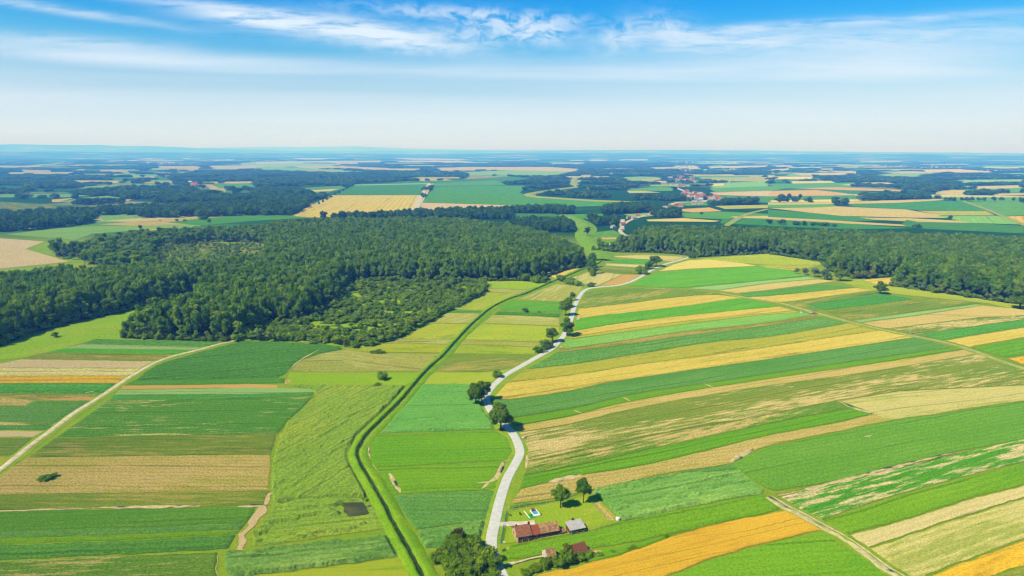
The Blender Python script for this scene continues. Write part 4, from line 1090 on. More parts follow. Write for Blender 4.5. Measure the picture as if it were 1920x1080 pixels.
def scatter(name, ng, nk, pts, scl, label, seed=1, weights=None):
    pts = np.asarray(pts, float); n = len(pts)
    if n == 0: return
    rs = np.random.RandomState(seed)
    me = bpy.data.meshes.new(name); me.vertices.add(n)
    me.vertices.foreach_set('co', pts.ravel())
    a = me.attributes.new('idx', 'INT', 'POINT'); a.data.foreach_set('value', rs.choice(nk, n, p=weights).astype(np.int32))
    a = me.attributes.new('rot', 'FLOAT_VECTOR', 'POINT'); r = np.zeros((n, 3)); r[:, 2] = rs.rand(n) * 6.283; a.data.foreach_set('vector', r.ravel())
    a = me.attributes.new('scl', 'FLOAT_VECTOR', 'POINT'); a.data.foreach_set('vector', np.asarray(scl, float).ravel())
    me.update()
    o = link(bpy.data.objects.new(name, me))
    md = o.modifiers.new('scatter', 'NODES'); md.node_group = ng
    prop(o, label, None, None, 'stuff')
    return o


def grid_in(poly, s, seed):
    poly = np.asarray(poly); lo = poly.min(0); hi = poly.max(0)
    gx, gy = np.meshgrid(np.arange(lo[0], hi[0], s), np.arange(lo[1], hi[1], s * 0.87))
    gx = gx + (np.arange(gx.shape[0]) % 2)[:, None] * s / 2
    p = np.stack([gx.ravel(), gy.ravel()], 1) + (np.random.RandomState(seed).rand(gx.size, 2) - .5) * s * 0.62
    return p[inside(p[:, 0], p[:, 1], poly)]


def poly(px): return np.array([P(q[0], q[1], q[2] if len(q) > 2 else 0.0)[:2] for q in px])


T = 20.0
WOODS = {
    'central': [(229, 634), (300, 637), (380, 639), (448, 641), (470, 622), (500, 607), (545, 610), (590, 592), (632, 566), (650, 536), (690, 527), (800, 529), (905, 528), (960, 527), (1010, 524), (1062, 507), (1112, 496),
                (1112, 484, T), (1098, 462, T), (1050, 440, T), (960, 419, T), (850, 408, T), (700, 408, T), (600, 409, T), (500, 415, T), (497, 450, T), (490, 476, T), (400, 486, T), (300, 486, T), (270, 498, T), (160, 505, T), (60, 560), (150, 590), (250, 578), (372, 552), (390, 548), (352, 557, 13), (300, 572, 13), (254, 588, 13), (230, 612, 8)],
    'left': [(-260, 720), (0, 648), (60, 625), (120, 608), (250, 580), (372, 552), (300, 520), (170, 500, T), (100, 495, T), (0, 508, T), (-300, 520, T)],
    'right': [(1112, 472), (1222, 474), (1262, 476), (1312, 482), (1435, 476), (1495, 484), (1540, 492), (1556, 508), (1598, 522), (1690, 519), (1672, 537), (1745, 547), (1815, 557), (1890, 568), (1990, 580), (2150, 590), (2150, 440, T), (1920, 443, T), (1700, 435, T), (1440, 427, T), (1290, 423, T), (1190, 423, T), (1200, 446), (1200, 456, 8)],
}
CLEAR = [(296, 472), (310, 464), (352, 461), (395, 456), (440, 459), (478, 457), (492, 466), (470, 474, T), (440, 481, T), (385, 484, T), (345, 487, T), (300, 484, T)]
CUTS = {'central': [], 'left': [], 'right': []}
floor = {}
ng_wood = scatter_group(WOODK + SILVERK + LIMEK, 'wood_trees'); NW = len(WOODK) + 4
ng_young = scatter_group(YOUNGK + SHRUBK, 'young_trees'); NYK = 7
ng_clump = scatter_group(CLUMPK, 'tree_clumps')
cand = []                      # every near wood tree: x, y, width, height, wood
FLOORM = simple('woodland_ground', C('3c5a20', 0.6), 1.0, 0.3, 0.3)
for k, px in WOODS.items():
    gp = poly(px)
    p = grid_in(gp, 6.7, hash(k) % 97 if False else len(k))
    for c in CUTS[k]:
        p = p[~inside(p[:, 0], p[:, 1], poly(c))]
    rs = np.random.RandomState(len(k) + 5)
    h = 17.5 + 5.5 * fbm(p[:, 0] / 45, p[:, 1] / 45, 2) + 6.0 * (rs.rand(len(p)) - .3)
    ed = dist_line(p[:, 0], p[:, 1], np.vstack([gp, gp[:1]]))
    h = np.where(ed < 6, h * (0.55 + 0.35 * rs.rand(len(p))), h)
    w = 6.4 + 5.6 * rs.rand(len(p)) ** 1.4; w = np.where(ed < 6, w * .85, w)
    for q in zip(p[:, 0], p[:, 1], w, h, ed): cand.append((*q, k))
    # woodland floor
    edges = [(i, (i + 1) % len(gp)) for i in range(len(gp))]
    vv, ee, ff, *_ = delaunay_2d_cdt([Vector((float(a[0]), float(a[1]))) for a in gp], edges, [list(range(len(gp)))], 1, 1e-5)
    prop(mesh_obj('woodland_floor', [(v.x, v.y, 0.006) for v in vv], [list(f) for f in ff], FLOORM), kind='structure')

# shrubs and low branches closing the woods' edges
sh = []
for k, px in WOODS.items():
    gp = poly([q for q in px if len(q) < 3] + [q for q in px if len(q) == 3][:0]) if False else poly(px)
    for a_, b_ in zip(gp, np.roll(gp, -1, 0)):
        L_ = np.linalg.norm(b_ - a_)
        if L_ > 900 or min(np.hypot(*a_), np.hypot(*b_)) > 1100: continue
        for t_ in np.arange(0, L_, 2.6):
            q_ = a_ + (b_ - a_) * (t_ / L_); c_ = np.random.RandomState(int(t_ * 7 + a_[0] * 3) & 0xffff).rand(4)
            sh.append((q_[0] + (c_[0] - .5) * 3, q_[1] + (c_[1] - .5) * 3, 3.8 + 2.2 * c_[2], 2.8 + 4.5 * c_[3] ** 1.6))
# young plantation with bushes and gaps
PLANT = [(448, 640), (470, 622), (500, 607), (545, 611), (590, 594), (632, 568), (652, 540), (690, 530), (800, 531), (905, 529), (914, 540), (908, 551), (832, 589), (772, 622), (735, 640), (700, 650), (650, 652), (600, 645), (540, 641), (480, 639)]
gp = poly(PLANT)
field('rough_grass', 'grass', gp, ground=True, h=0.5)
p = grid_in(gp, 4.3, 3); rs = np.random.RandomState(9)
ed = dist_line(p[:, 0], p[:, 1], np.vstack([gp, gp[:1]]))
dens = 0.60 + 0.9 * (fbm(p[:, 0] / 22, p[:, 1] / 22, 12) - .5) + np.clip(1 - ed / 10, 0, 1) * 0.5
keep = rs.rand(len(p)) < dens
p, ed = p[keep], ed[keep]
hp = np.where(rs.rand(len(p)) < 0.6, 1.8 + 1.8 * rs.rand(len(p)), 4.0 + 4.5 * rs.rand(len(p)) ** 1.8)
hp = np.where(ed < 7, 4 + 4.5 * rs.rand(len(p)), hp)
wp = np.where(hp < 4.3, 4.8 + 2.4 * rs.rand(len(p)), 4.2 + 2.2 * rs.rand(len(p)) + 0.16 * hp)
yc = [(*q, 'plantation') for q in zip(p[:, 0], p[:, 1], wp, hp, ed)]


def proj(x, y, z=0.0):
    d = np.array([x, y, z - H]); k = float(d @ fw)
    return 960 + F * float(d @ r1) / k, 540 - F * float(d @ u1) / k, k


def in_frame(q, m=-4):
    u, v, k = proj(q[0], q[1], q[3] * .6)
    return -m <= u <= 1920 + m and v < 1080


cand_all = [q for q in cand + yc]
cand_all.sort(key=lambda q: -(q[3] if q[5] != 'plantation' or q[4] < 9 else q[3] * 0.45) / math.hypot(q[0], q[1]) * (1 if in_frame(q) else 0) * (1.0 if q[4] < 16 else 0.75))
NEAR_N = 190
near_t, rest = cand_all[:NEAR_N], cand_all[NEAR_N:]
WL = {'left': ('tall dark broadleaf tree along the shaded meadow edge of the left wood', 'trees on the edge of the left wood'),
      'right': ('broadleaf tree on the near edge of the wood behind the right hand strips', 'trees on the edge of the right wood')}
for (x, y, w, h, ed, k) in near_t:
    u, v, _ = proj(x, y)
    r_ = random.random()
    if k == 'plantation':
        kd = random.choice(YOUNGK) if r_ < 0.88 else random.choice(LIMEK)
        if kd in LIMEK: lab, grp = 'pale yellow green blossoming tree on the edge of the young plantation', 'blossoming trees of the plantation'
        elif u < 560: lab, grp = 'young bushy tree at the left end of the plantation by the dark green field', 'young trees at the left end of the plantation'
        elif v > 610: lab, grp = 'young bushy tree on the plantation edge facing the brown strip and meadow', 'young trees on the near plantation edge'
        else: lab, grp = 'young bushy tree among the gaps of the half grown plantation', 'young trees inside the plantation'
        tree('young_tree', kd, x, y, w, h, lab, 'tree', grp)
    else:
        kd = random.choice(WOODK)
        row = 'edge row' if ed < 9 else 'second row' if ed < 17 else 'inner rows'
        if k == 'left':
            spot = 'left of the lone meadow tree' if u < 85 else 'behind the lone meadow tree' if u < 165 else 'right of the lone meadow tree'
            lab, grp = 'dark broadleaf tree, %s of the left wood, %s' % (row, spot), 'left wood trees, %s, %s' % (row, spot)
        elif k == 'right': lab, grp = WL[k]
        elif v > 612 and u < 470:
            spot = 'above the green strips' if u < 330 else 'next to the end of the sandy track'
            lab, grp = 'broadleaf tree, %s of the central wood, %s' % (row, spot), 'central wood trees, %s, %s' % (row, spot)
        elif u < 400:
            spot = 'at its rounded meadow corner' if u < 262 else 'above the narrow meadow inlet' if v < 600 else 'between meadow inlet and sandy track'
            lab, grp = 'tall broadleaf tree, %s of central wood, %s' % (row, spot), 'central wood trees, %s, %s' % (row, spot)
        else:
            spot = 'left of the plantation' if u < 560 else 'at the inner corner of the plantation' if u < 700 else 'behind the plantation'
            lab, grp = 'tall broadleaf tree, %s of central wood, %s' % (row, spot), 'central wood trees, %s, %s' % (row, spot)
        tree('broadleaf_tree', kd, x, y, w, h, lab, 'tree', grp)
for k, nm, lab in (('central', 'wood', 'broad mass of dark green broadleaf wood in the middle of the plain'), ('left', 'wood', 'tongue of dark wood left of the narrow meadow'), ('right', 'wood', 'long dark wood behind the striped fields on the right')):
    q = [c for c in rest if c[5] == k]
    a = np.array([(c[0], c[1], 0) for c in q]); rs = np.random.RandomState(3)
    sc = np.array([(c[2] / 9.8, c[2] / 9.8, c[3] / 21) for c in q])
    wts = np.array([.2, .2, .2, .19, .17, .01, .01, .01, .01]); wts /= wts.sum()
    scatter(nm, ng_wood, NW, a, sc, lab, 5, wts)
q = [c for c in rest if c[5] == 'plantation']
scatter('young_wood', ng_young, NYK, np.array([(c[0], c[1], 0) for c in q]), np.array([(c[2] / 5, c[2] / 5, c[3] / (7.0 if c[3] > 4.3 else 5.5)) for c in q]), 'half grown plantation of young trees and bushes in rough grass', 6)
scatter('wood_edge_shrubs', ng_young, NYK, np.array([(c[0], c[1], 0) for c in sh]), np.array([(c[2] / 5, c[2] / 5, c[3] / 6) for c in sh]), 'low shrubs and branches closing the edges of the woods', 7)
bw = poly([(150, 496), (200, 507), (300, 507), (300, 500), (285, 488), (290, 470), (318, 461), (400, 454), (478, 456), (502, 466), (512, 480), (540, 470), (540, 437), (430, 439), (330, 445), (240, 452), (175, 466)])
p = grid_in(bw, 8.6, 8); p = p[~inside(p[:, 0], p[:, 1], poly(CLEAR))]; rs = np.random.RandomState(8)
scatter('wood', ng_wood, NW, np.c_[p, np.zeros(len(p))], np.c_[1 + .3 * rs.rand(len(p)), 1 + .3 * rs.rand(len(p)), .55 + .35 * rs.rand(len(p))], 'mixed wood with pale willows behind the clearing on the left', 15, [.16, .16, .16, .15, .15, .07, .06, .05, .04])
# silver willows and pale trees round the left clearing; scattered young trees in it
cl = poly(CLEAR)
field('rough_grass', 'oliveg', cl, ground=True)
p = grid_in(cl, 7, 4); rs = np.random.RandomState(2); p = p[rs.rand(len(p)) < .66 + .9 * (fbm(p[:, 0] / 30, p[:, 1] / 30, 5) - .5)]
scatter('scrub', ng_young, NYK, np.c_[p, np.zeros(len(p))], np.c_[np.ones(len(p)) * .9, np.ones(len(p)) * .9, .5 + .5 * rs.rand(len(p))], 'young trees dotted over the light green clearing in the wood', 8)
ng_sil = scatter_group(SILVERK + WOODK[:2], 'willows')
p = grid_in(poly([(92, 474), (110, 486), (170, 490), (215, 492), (225, 470), (255, 456, 10), (180, 450, 10), (100, 456, 10)]), 9.5, 6); rs = np.random.RandomState(6)
scatter('willow_thicket', ng_sil, 4, np.c_[p, np.zeros(len(p))], np.c_[.9 + .4 * rs.rand(len(p)), .9 + .4 * rs.rand(len(p)), .7 + .4 * rs.rand(len(p))], 'grey green willow thicket beside the bare pink field', 9, [.4, .35, .15, .1])

# ---- far woods, hedges and copses across the plain
FWOOD = [
    [(-300, 402), (0, 405), (100, 402), (180, 402), (170, 420), (60, 432), (0, 435), (-300, 440)], [(100, 403), (180, 398), (300, 390), (480, 384), (560, 374), (592, 368), (578, 388), (552, 404), (520, 404), (420, 406), (270, 409), (180, 404)],
    [(-300, 324), (100, 329), (200, 332), (190, 338), (115, 340), (150, 347), (145, 353), (0, 364), (-300, 366)], [(125, 365), (230, 354), (350, 354), (400, 366), (330, 373), (200, 377), (180, 369)],
    [(320, 323), (480, 321), (560, 321), (620, 326), (760, 323), (870, 331), (770, 341), (660, 346), (560, 347), (480, 348), (430, 341), (320, 336)], [(480, 348), (560, 347), (560, 352), (600, 363), (480, 384), (480, 356)],
    [(630, 309), (960, 305), (1250, 307), (1280, 325), (1200, 330), (1100, 326), (960, 313), (720, 315)], [(1050, 331), (1160, 334), (1230, 346), (1180, 352), (1170, 364), (1200, 378), (1120, 375), (1085, 362), (1090, 345)],
    [(924, 347), (1000, 335), (1080, 326), (1086, 342), (1060, 352), (960, 349)], [(1530, 331), (1640, 331), (1800, 346), (1760, 363), (1690, 353), (1560, 346)], [(1720, 326), (1820, 324), (1990, 331), (1990, 338), (1740, 334)], [(1800, 361), (1890, 357), (1895, 363), (1800, 367)],
    [(590, 411), (700, 409), (780, 404), (850, 401), (960, 398), (1040, 394), (1075, 400), (1062, 406), (1000, 402), (960, 412), (850, 411), (700, 414)], [(960, 418), (1062, 420), (1080, 432), (1078, 444), (1040, 446), (960, 424)],
    [(1140, 393), (1200, 385), (1260, 388), (1225, 398), (1150, 402), (1120, 404), (1100, 416), (1130, 420), (1160, 414), (1160, 424), (1105, 424)], [(1225, 399), (1272, 398), (1274, 410), (1225, 408)],
    [(1260, 352), (1300, 352), (1300, 366), (1270, 378), (1230, 378), (1236, 362)], [(1300, 350), (1320, 350), (1340, 362), (1328, 368), (1305, 364)], [(1320, 382), (1418, 380), (1418, 384), (1330, 386)], [(1385, 343), (1440, 346), (1475, 345), (1440, 351), (1390, 350)],
    [(1320, 366), (1345, 372), (1345, 380), (1318, 376)], [(1130, 465), (1220, 464), (1218, 473), (1130, 473)], [(1240, 325), (1440, 318), (1440, 326), (1330, 330), (1250, 332)],
]
fw_g = [poly(q) for q in FWOOD]
far_g = [poly(q) for k_, q in FAR]
rs = np.random.RandomState(12)
pts = []
r = 1150.0
while r < 17500:
    s = max(8.0, r / 150)
    n = int(r * 1.42 / s)
    a = -0.71 + 1.42 * (np.arange(n) + rs.rand(n)) / n
    rr = r + (rs.rand(n) - .5) * s * 1.2
    pts.append(np.stack([rr * np.sin(a), rr * np.cos(a), np.full(n, s)], 1))
    r += s * 0.95
pts = np.vstack(pts)
x, y, s = pts.T
wood_ = np.zeros(len(pts), bool)
for q in fw_g: wood_ |= inside(x, y, q)
openf = np.zeros(len(pts), bool)
for q in far_g: openf |= inside(x, y, q)
d_ = np.hypot(x, y)
nat = (fbm(x / 2300, y / 900, 31, 4) > np.clip(0.62 - (d_ - 2500) / 60000, 0.53, 0.62)) | (np.abs(fbm(x / 900, y / 420, 77, 3) - 0.5) < 0.012)
nat &= d_ > 2000
inwood = np.zeros(len(pts), bool)
for k in WOODS: inwood |= inside(x, y, poly(WOODS[k]))
for extra in ([(0, 447), (84, 453), (126, 487), (131, 491), (0, 504)], [(8, 440), (380, 421), (370, 427), (140, 450)]): inwood |= inside(x, y, poly(extra))
vill = np.zeros(len(pts), bool)
for c_, rad in (((1264, 392), 70), ((1300, 372), 110), ((1275, 336), 160), ((1180, 410), 35), ((260, 360), 120), ((1160, 424), 25)):
    cc_ = P(*c_); vill |= np.hypot(x - cc_[0], y - cc_[1]) < rad
nol = np.ones(len(pts), bool)
for ln, hw in ((levee_l, 22), (winding, 32)): nol &= dist_line(x, y, ln) > hw
keep = (wood_ | nat | ((d_ > 2300) & (d_ < 7000) & (rs.rand(len(pts)) < 0.06))) & ~openf & ~inwood & nol
keep &= ~(vill & (rs.rand(len(pts)) < 0.82))
keep &= (rs.rand(len(pts)) < np.where(wood_ & (d_ < 2600), 0.85, 0.92))
keep &= ~((d_ > 1500) & (fbm(x / 420, y / 260, 55, 3) > 0.60))
x, y, s = x[keep], y[keep], s[keep]; d_ = d_[keep]
hz = (9 + 8 * rs.rand(len(x)) + 4 * fbm(x / 150, y / 150, 6)) * np.clip(1.2 - d_ / 9000, .5, 1)
sw = np.clip(s * (1.05 + .5 * rs.rand(len(x))), 9, 400)
for lo, hi, lab in ((0, 3500, 'belts of dark trees and small woods between the fields of the middle distance'), (3500, 9000, 'bluish far woods lying across the plain'), (9000, 30000, 'hazy blue woods close to the horizon')):
    m_ = (d_ >= lo) & (d_ < hi)
    scatter('far_wood', ng_clump, 4, np.c_[x[m_], y[m_], np.zeros(m_.sum())], np.c_[sw[m_], sw[m_], hz[m_]], lab, 4 + lo)

# ---- single trees and bushes one can tell apart
BIGK = [Kind('big_tree', 101, 11, 5.2, 'dark', 0.06, 16, 2600, 0.62, m_barkd, 0.4, lobes=0.36), Kind('big_tree', 103, 11, 4.2, 'dark', 0.14, 14, 2400, 0.6, m_barkd, 0.3, lobes=0.42)]
ROUNDK = Kind('round_tree', 111, 9, 3.8, 'dark', 0.03, 15, 1800, 0.5, m_barkd, 0.3, lobes=0.34)
BUSHK = [Kind('bush', 121 + i, 4, 3.2, 'young' if i < 2 else 'fresh', 0.0, 10, 900, 0.42, m_barkd, 0.1, lobes=0.4) for i in range(3)]
DBUSHK = Kind('bush', 131, 4, 3.2, 'dark', 0.0, 10, 900, 0.42, m_barkd, 0.1, lobes=0.4)
BROWNK = Kind('brown_tree', 141, 9, 4.2, 'brown', 0.05, 14, 1500, 0.5, m_barkd, 0.25)
LIMEB = Kind('lime_bush', 151, 5, 3, 'lime', 0.05, 10, 800, 0.42, m_barkd, 0.12)
POPK = Kind('poplar', 161, 14, 2.6, 'far', 0.08, 10, 500, 0.7, m_barkd, 0.25)


def tpx(name, kind, u, v, wpx, hpx, label, cat='tree', group=None):
    p = P(u, v); k = mpp(u, v)
    dep = math.atan2(H, math.hypot(p[0], p[1]))
    return tree(name, kind, p[0], p[1], wpx * k, max(0.6, (hpx * k - 0.35 * wpx * k * math.sin(dep)) / math.cos(dep)), label, cat, group)


YARDK = [Kind('yard_tree', 171, 11, 4.2, 'fresh', 0.16, 15, 2400, 0.55, m_barkd, 0.3, lobes=0.42), Kind('yard_tree', 173, 11, 4.2, 'wood', 0.2, 15, 2400, 0.55, m_barkd, 0.3, lobes=0.4)]
tpx('yard_tree', YARDK[0], 1051, 953, 31, 47, 'bright green round tree on the farmyard lawn nearest the paddling pool')
tpx('yard_tree', YARDK[1], 1094, 944, 29, 51, 'darker tall tree with bare trunk at the corner of the farmyard lawn')
tpx('roadside_tree', BIGK[0], 939, 808, 50, 56, 'largest dark roadside tree, covering the bend of the road')
tpx('roadside_tree', BIGK[0], 892, 760, 36, 44, 'dark tree on the inner side of the bend beside the flattened blue green field')
tpx('roadside_tree', BIGK[1], 903, 752, 30, 42, 'dark tree touching the road, just behind its larger neighbour at the bend')
tpx('roadside_tree', ROUNDK, 1063, 630, 30, 38, 'round dark tree hiding the road between the wheat and the meadow')
tpx('roadside_tree', BIGK[1], 1036, 642, 26, 30, 'pointed bushy tree on the verge left of the road, upper of the roadside group')
tpx('bush', DBUSHK, 1021, 656, 22, 22, 'dark round bush in the middle of the roadside group', 'bush')
tpx('bush', DBUSHK, 1033, 653, 14, 14, 'small dark bush against the road in the roadside group', 'bush')
tpx('bush', BUSHK[2], 1011, 662, 24, 15, 'low bright green bush at the lower end of the roadside group', 'bush')
tpx('roadside_tree', BIGK[1], 1061, 593, 25, 32, 'dark tree beside the road at the end of the bright green strip')
tpx('roadside_tree', BUSHK[0], 1066, 577, 22, 22, 'light green tree leaning over the road next to the darker one')
tpx('roadside_tree', BIGK[1], 1073, 564, 13, 18, 'small dark tree farthest up the road side row')
tpx('bush', BUSHK[0], 716, 712, 26, 19, 'round bush with a shadow standing in the meadow left of the ditch', 'bush')
tpx('bush', DBUSHK, 708, 662, 28, 8, 'low flat dark bush on the edge of the yellow meadow', 'bush')
tpx('bush', DBUSHK, 707, 724, 20, 8, 'low dark bush on the top edge of the flattened field', 'bush')
tpx('bush', BUSHK[0], 931, 708, 23, 17, 'green bush on the inside of the curving road', 'bush')
tpx('bush', DBUSHK, 985, 585, 16, 9, 'small dark bush on the line between two green strips', 'bush')
tpx('bush', DBUSHK, 1010, 586, 6, 3, 'tiny bush on the pale line between the green strips', 'bush')
tpx('meadow_tree', ROUNDK, 103, 633, 15, 12, 'small cone shaped tree alone on the narrow meadow')
tpx('bush', BUSHK[2], 90, 899, 33, 14, 'flat patch of bright green shrub in the brown stubble', 'bush')
tpx('roadside_tree', BUSHK[0], 1204, 514, 32, 18, 'lowest bushy tree of the clump where the road bends away')
tpx('roadside_tree', DBUSHK, 1216, 505, 22, 17, 'middle bushy tree of the clump where the road bends away')
tpx('roadside_tree', BIGK[1], 1230, 500, 26, 22, 'uppermost rounded tree of the clump where the road bends away')
tpx('field_tree', ROUNDK, 1650, 551, 25, 26, 'single round tree standing by itself between wheat and wood on the right')
tpx('field_tree', BIGK[0], 1912, 580, 46, 46, 'large dark tree cut by the right edge in front of the wood')
tpx('field_tree', DBUSHK, 1298, 484, 18, 14, 'dark tree where the road enters the wood')
for u, v, w, h in ((988, 527, 22, 17), (1005, 530, 24, 17), (1022, 530, 22, 15)): tpx('bush', BUSHK[1], u, v, w, h, 'rounded bush in the row where the wood ends at the ditch', 'bush', 'bushes at the end of the wood')
for u, v, w, h in ((1052, 527, 22, 14), (1068, 532, 24, 14), (1084, 535, 18, 10)): tpx('bush', BUSHK[1], u, v, w, h, 'bushy shrub on the strip right of the ditch below the pale wheat', 'bush', 'shrubs right of the ditch')
tpx('bush', DBUSHK, 1109, 538, 16, 10, 'small bush close to the road below the orange soil', 'bush')
tpx('pine_tree', POPK, 1101, 444, 13, 19, 'dark pointed tree on the levee beside the narrow strips')
tpx('bush', DBUSHK, 945, 1034, 9, 7, 'small dark bush at the road edge near the farm corner', 'bush')
tpx('sapling', DBUSHK, 957, 968, 4, 5, 'smaller of two saplings on the lawn, nearer the road', 'bush')
tpx('sapling', DBUSHK, 975, 966, 5, 7, 'larger of two saplings on the lawn, nearer the paddling pool', 'bush')
# copse in the bend at the bottom
rs = np.random.RandomState(21)
cp_ = poly([(812, 1050), (838, 1022), (862, 1018), (905, 1028), (918, 1048), (928, 1078), (936, 1110), (850, 1130), (822, 1095)])
def copse_label(x_, y_):
    u, v, _ = proj(x_, y_)
    side = 'on the side facing the ditch' if u < 852 else 'on the side shading the road' if u > 900 else 'in the middle'
    part = 'upper end' if v < 1040 else 'lower end'
    return 'dense green tree %s of the copse near its %s' % (side, part), 'tree', 'copse trees %s, %s' % (side, part)


pp = grid_in(cp_, 4.6, 5)
for i, (x_, y_) in enumerate(pp):
    tree('copse_tree', [BUSHK[0], BIGK[1], BUSHK[1], BIGK[0], DBUSHK][i % 5], x_, y_, 6.6 + 2 * rs.rand(), 4.4 + 2.2 * rs.rand(), *copse_label(x_, y_))
tpx('copse_tree', BROWNK, 858, 1021, 30, 34, 'brownish dark tree on the upper edge of the copse')
for u, v, w, h, kd, lab in ((1062, 1040, 18, 24, LIMEB, 'yellow green tree behind the bushes beside the red shed roof'), (1045, 1062, 34, 26, BUSHK[0], 'largest leafy bush in front of the ruined building'), (1067, 1056, 34, 30, BUSHK[0], 'leafy bush with bright top just left of the red shed roof'), (1022, 1064, 26, 24, BUSHK[1], 'leafy bush in front of the pink ruin'),
                             (1002, 1071, 26, 17, BUSHK[1], 'low bush at the left end of the overgrown plot'), (1086, 1050, 26, 18, DBUSHK, 'dark bush directly below the red shed roof'), (1103, 1046, 26, 16, BUSHK[0], 'green bush on the right of the red shed by the wheat'), (1122, 1042, 20, 9, BUSHK[2], 'low bright bush trailing along the wheat edge'), (985, 1076, 24, 12, BUSHK[2], 'low bright bush nearest the road on the overgrown plot'),
                             (1188, 1030, 26, 8, DBUSHK, 'dark low bush on the green margin above the orange wheat'), (1150, 1036, 14, 6, BUSHK[2], 'small bright shrub on the margin above the orange wheat'), (1250, 1007, 14, 6, BUSHK[2], 'small bright shrub at the far end of the margin above the wheat')):
    tpx('bush', kd, u, v, w, h, lab, 'bush' if kd is not LIMEB else 'tree')
for u, v, w, h in ((1463, 376, 14, 13), (1473, 376, 10, 9), (1478, 374, 8, 12), (1485, 374, 7, 6), (1499, 375, 7, 12)): tpx('field_tree', CLUMPK[0], u, v, w, h, 'dark tree of the clump alone in the far green fields right of the village', 'tree', 'clump in the far fields')
for u, v, w, h in ((1520, 380, 9, 5), (1717, 373, 16, 5), (1781, 412, 8, 9), (1719, 429, 15, 10), (263, 430, 8, 9), (239, 429, 4, 3), (1364, 402, 5, 5), (1370, 403, 5, 4)): pass
LONE = [(1520, 380, 9, 5, 'tiny dark bush on the pale strips right of the far clump'), (1717, 373, 16, 5, 'low dark bush beside the long pale strip on the far right'), (1781, 412, 8, 9, 'single tree on the light green field beyond the right wood'), (1719, 429, 15, 10, 'rounded tree peeping over the far edge of the right wood'), (263, 430, 8, 9, 'single tree on the pale strip behind the willow thicket'), (1315, 402, 6, 5, 'lone bush on the green field beyond the right wood near the village')]
for u, v, w, h, lab in LONE: tpx('field_tree', CLUMPK[1], u, v, w, h, lab)
for i, (u, w) in enumerate(((1772, 8), (1781, 9), (1790, 8), (1803, 9), (1812, 10), (1821, 9), (1834, 9), (1846, 9), (1864, 9), (1878, 9), (1900, 6), (1912, 7))): tpx('field_tree', CLUMPK[i % 4], u, 376 + (i % 3) * .6, w, 7 + i % 3, 'tree in the long spaced row across the bright green far field', 'tree', 'tree row in the far right fields')
for i, (u, v, w, h) in enumerate(((1443, 420, 14, 10), (1465, 421, 14, 11), (1491, 422, 17, 9), (1508, 423, 12, 10), (1524, 424, 14, 8), (1545, 424, 20, 8), (1563, 425, 10, 6))): tpx('field_tree', CLUMPK[i % 4], u, v, w, h, 'dark tree in the hedge line behind the right wood', 'tree', 'hedge line behind the right wood')
for i, (u, v, w, h) in enumerate(((1612, 367, 12, 6), (1622, 366, 12, 7), (1632, 366, 12, 6), (1625, 369, 6, 7), (1648, 366, 8, 5))): tpx('field_tree', CLUMPK[i % 4], u, v, w, h, 'tree of the small flat topped copse among the far pale strips', 'tree', 'small copse in the far fields')
for i, (u, v, w, h) in enumerate(((332, 415, 8, 5), (346, 415, 8, 4), (384, 411, 22, 8), (393, 417, 8, 7), (300, 414, 4, 2))): tpx('field_tree', CLUMPK[i % 4], u, v, w, h, 'small tree scattered over the fields behind the left clearing', 'tree', 'scattered trees behind the left clearing')
for i in range(9):
    u = 628 - i * 7.5; tpx('field_tree', CLUMPK[i % 4], u + 30, 350 + i * 4.2, 6, 6, 'tree in the row along the left edge of the large golden field', 'tree', 'tree row by the golden field')

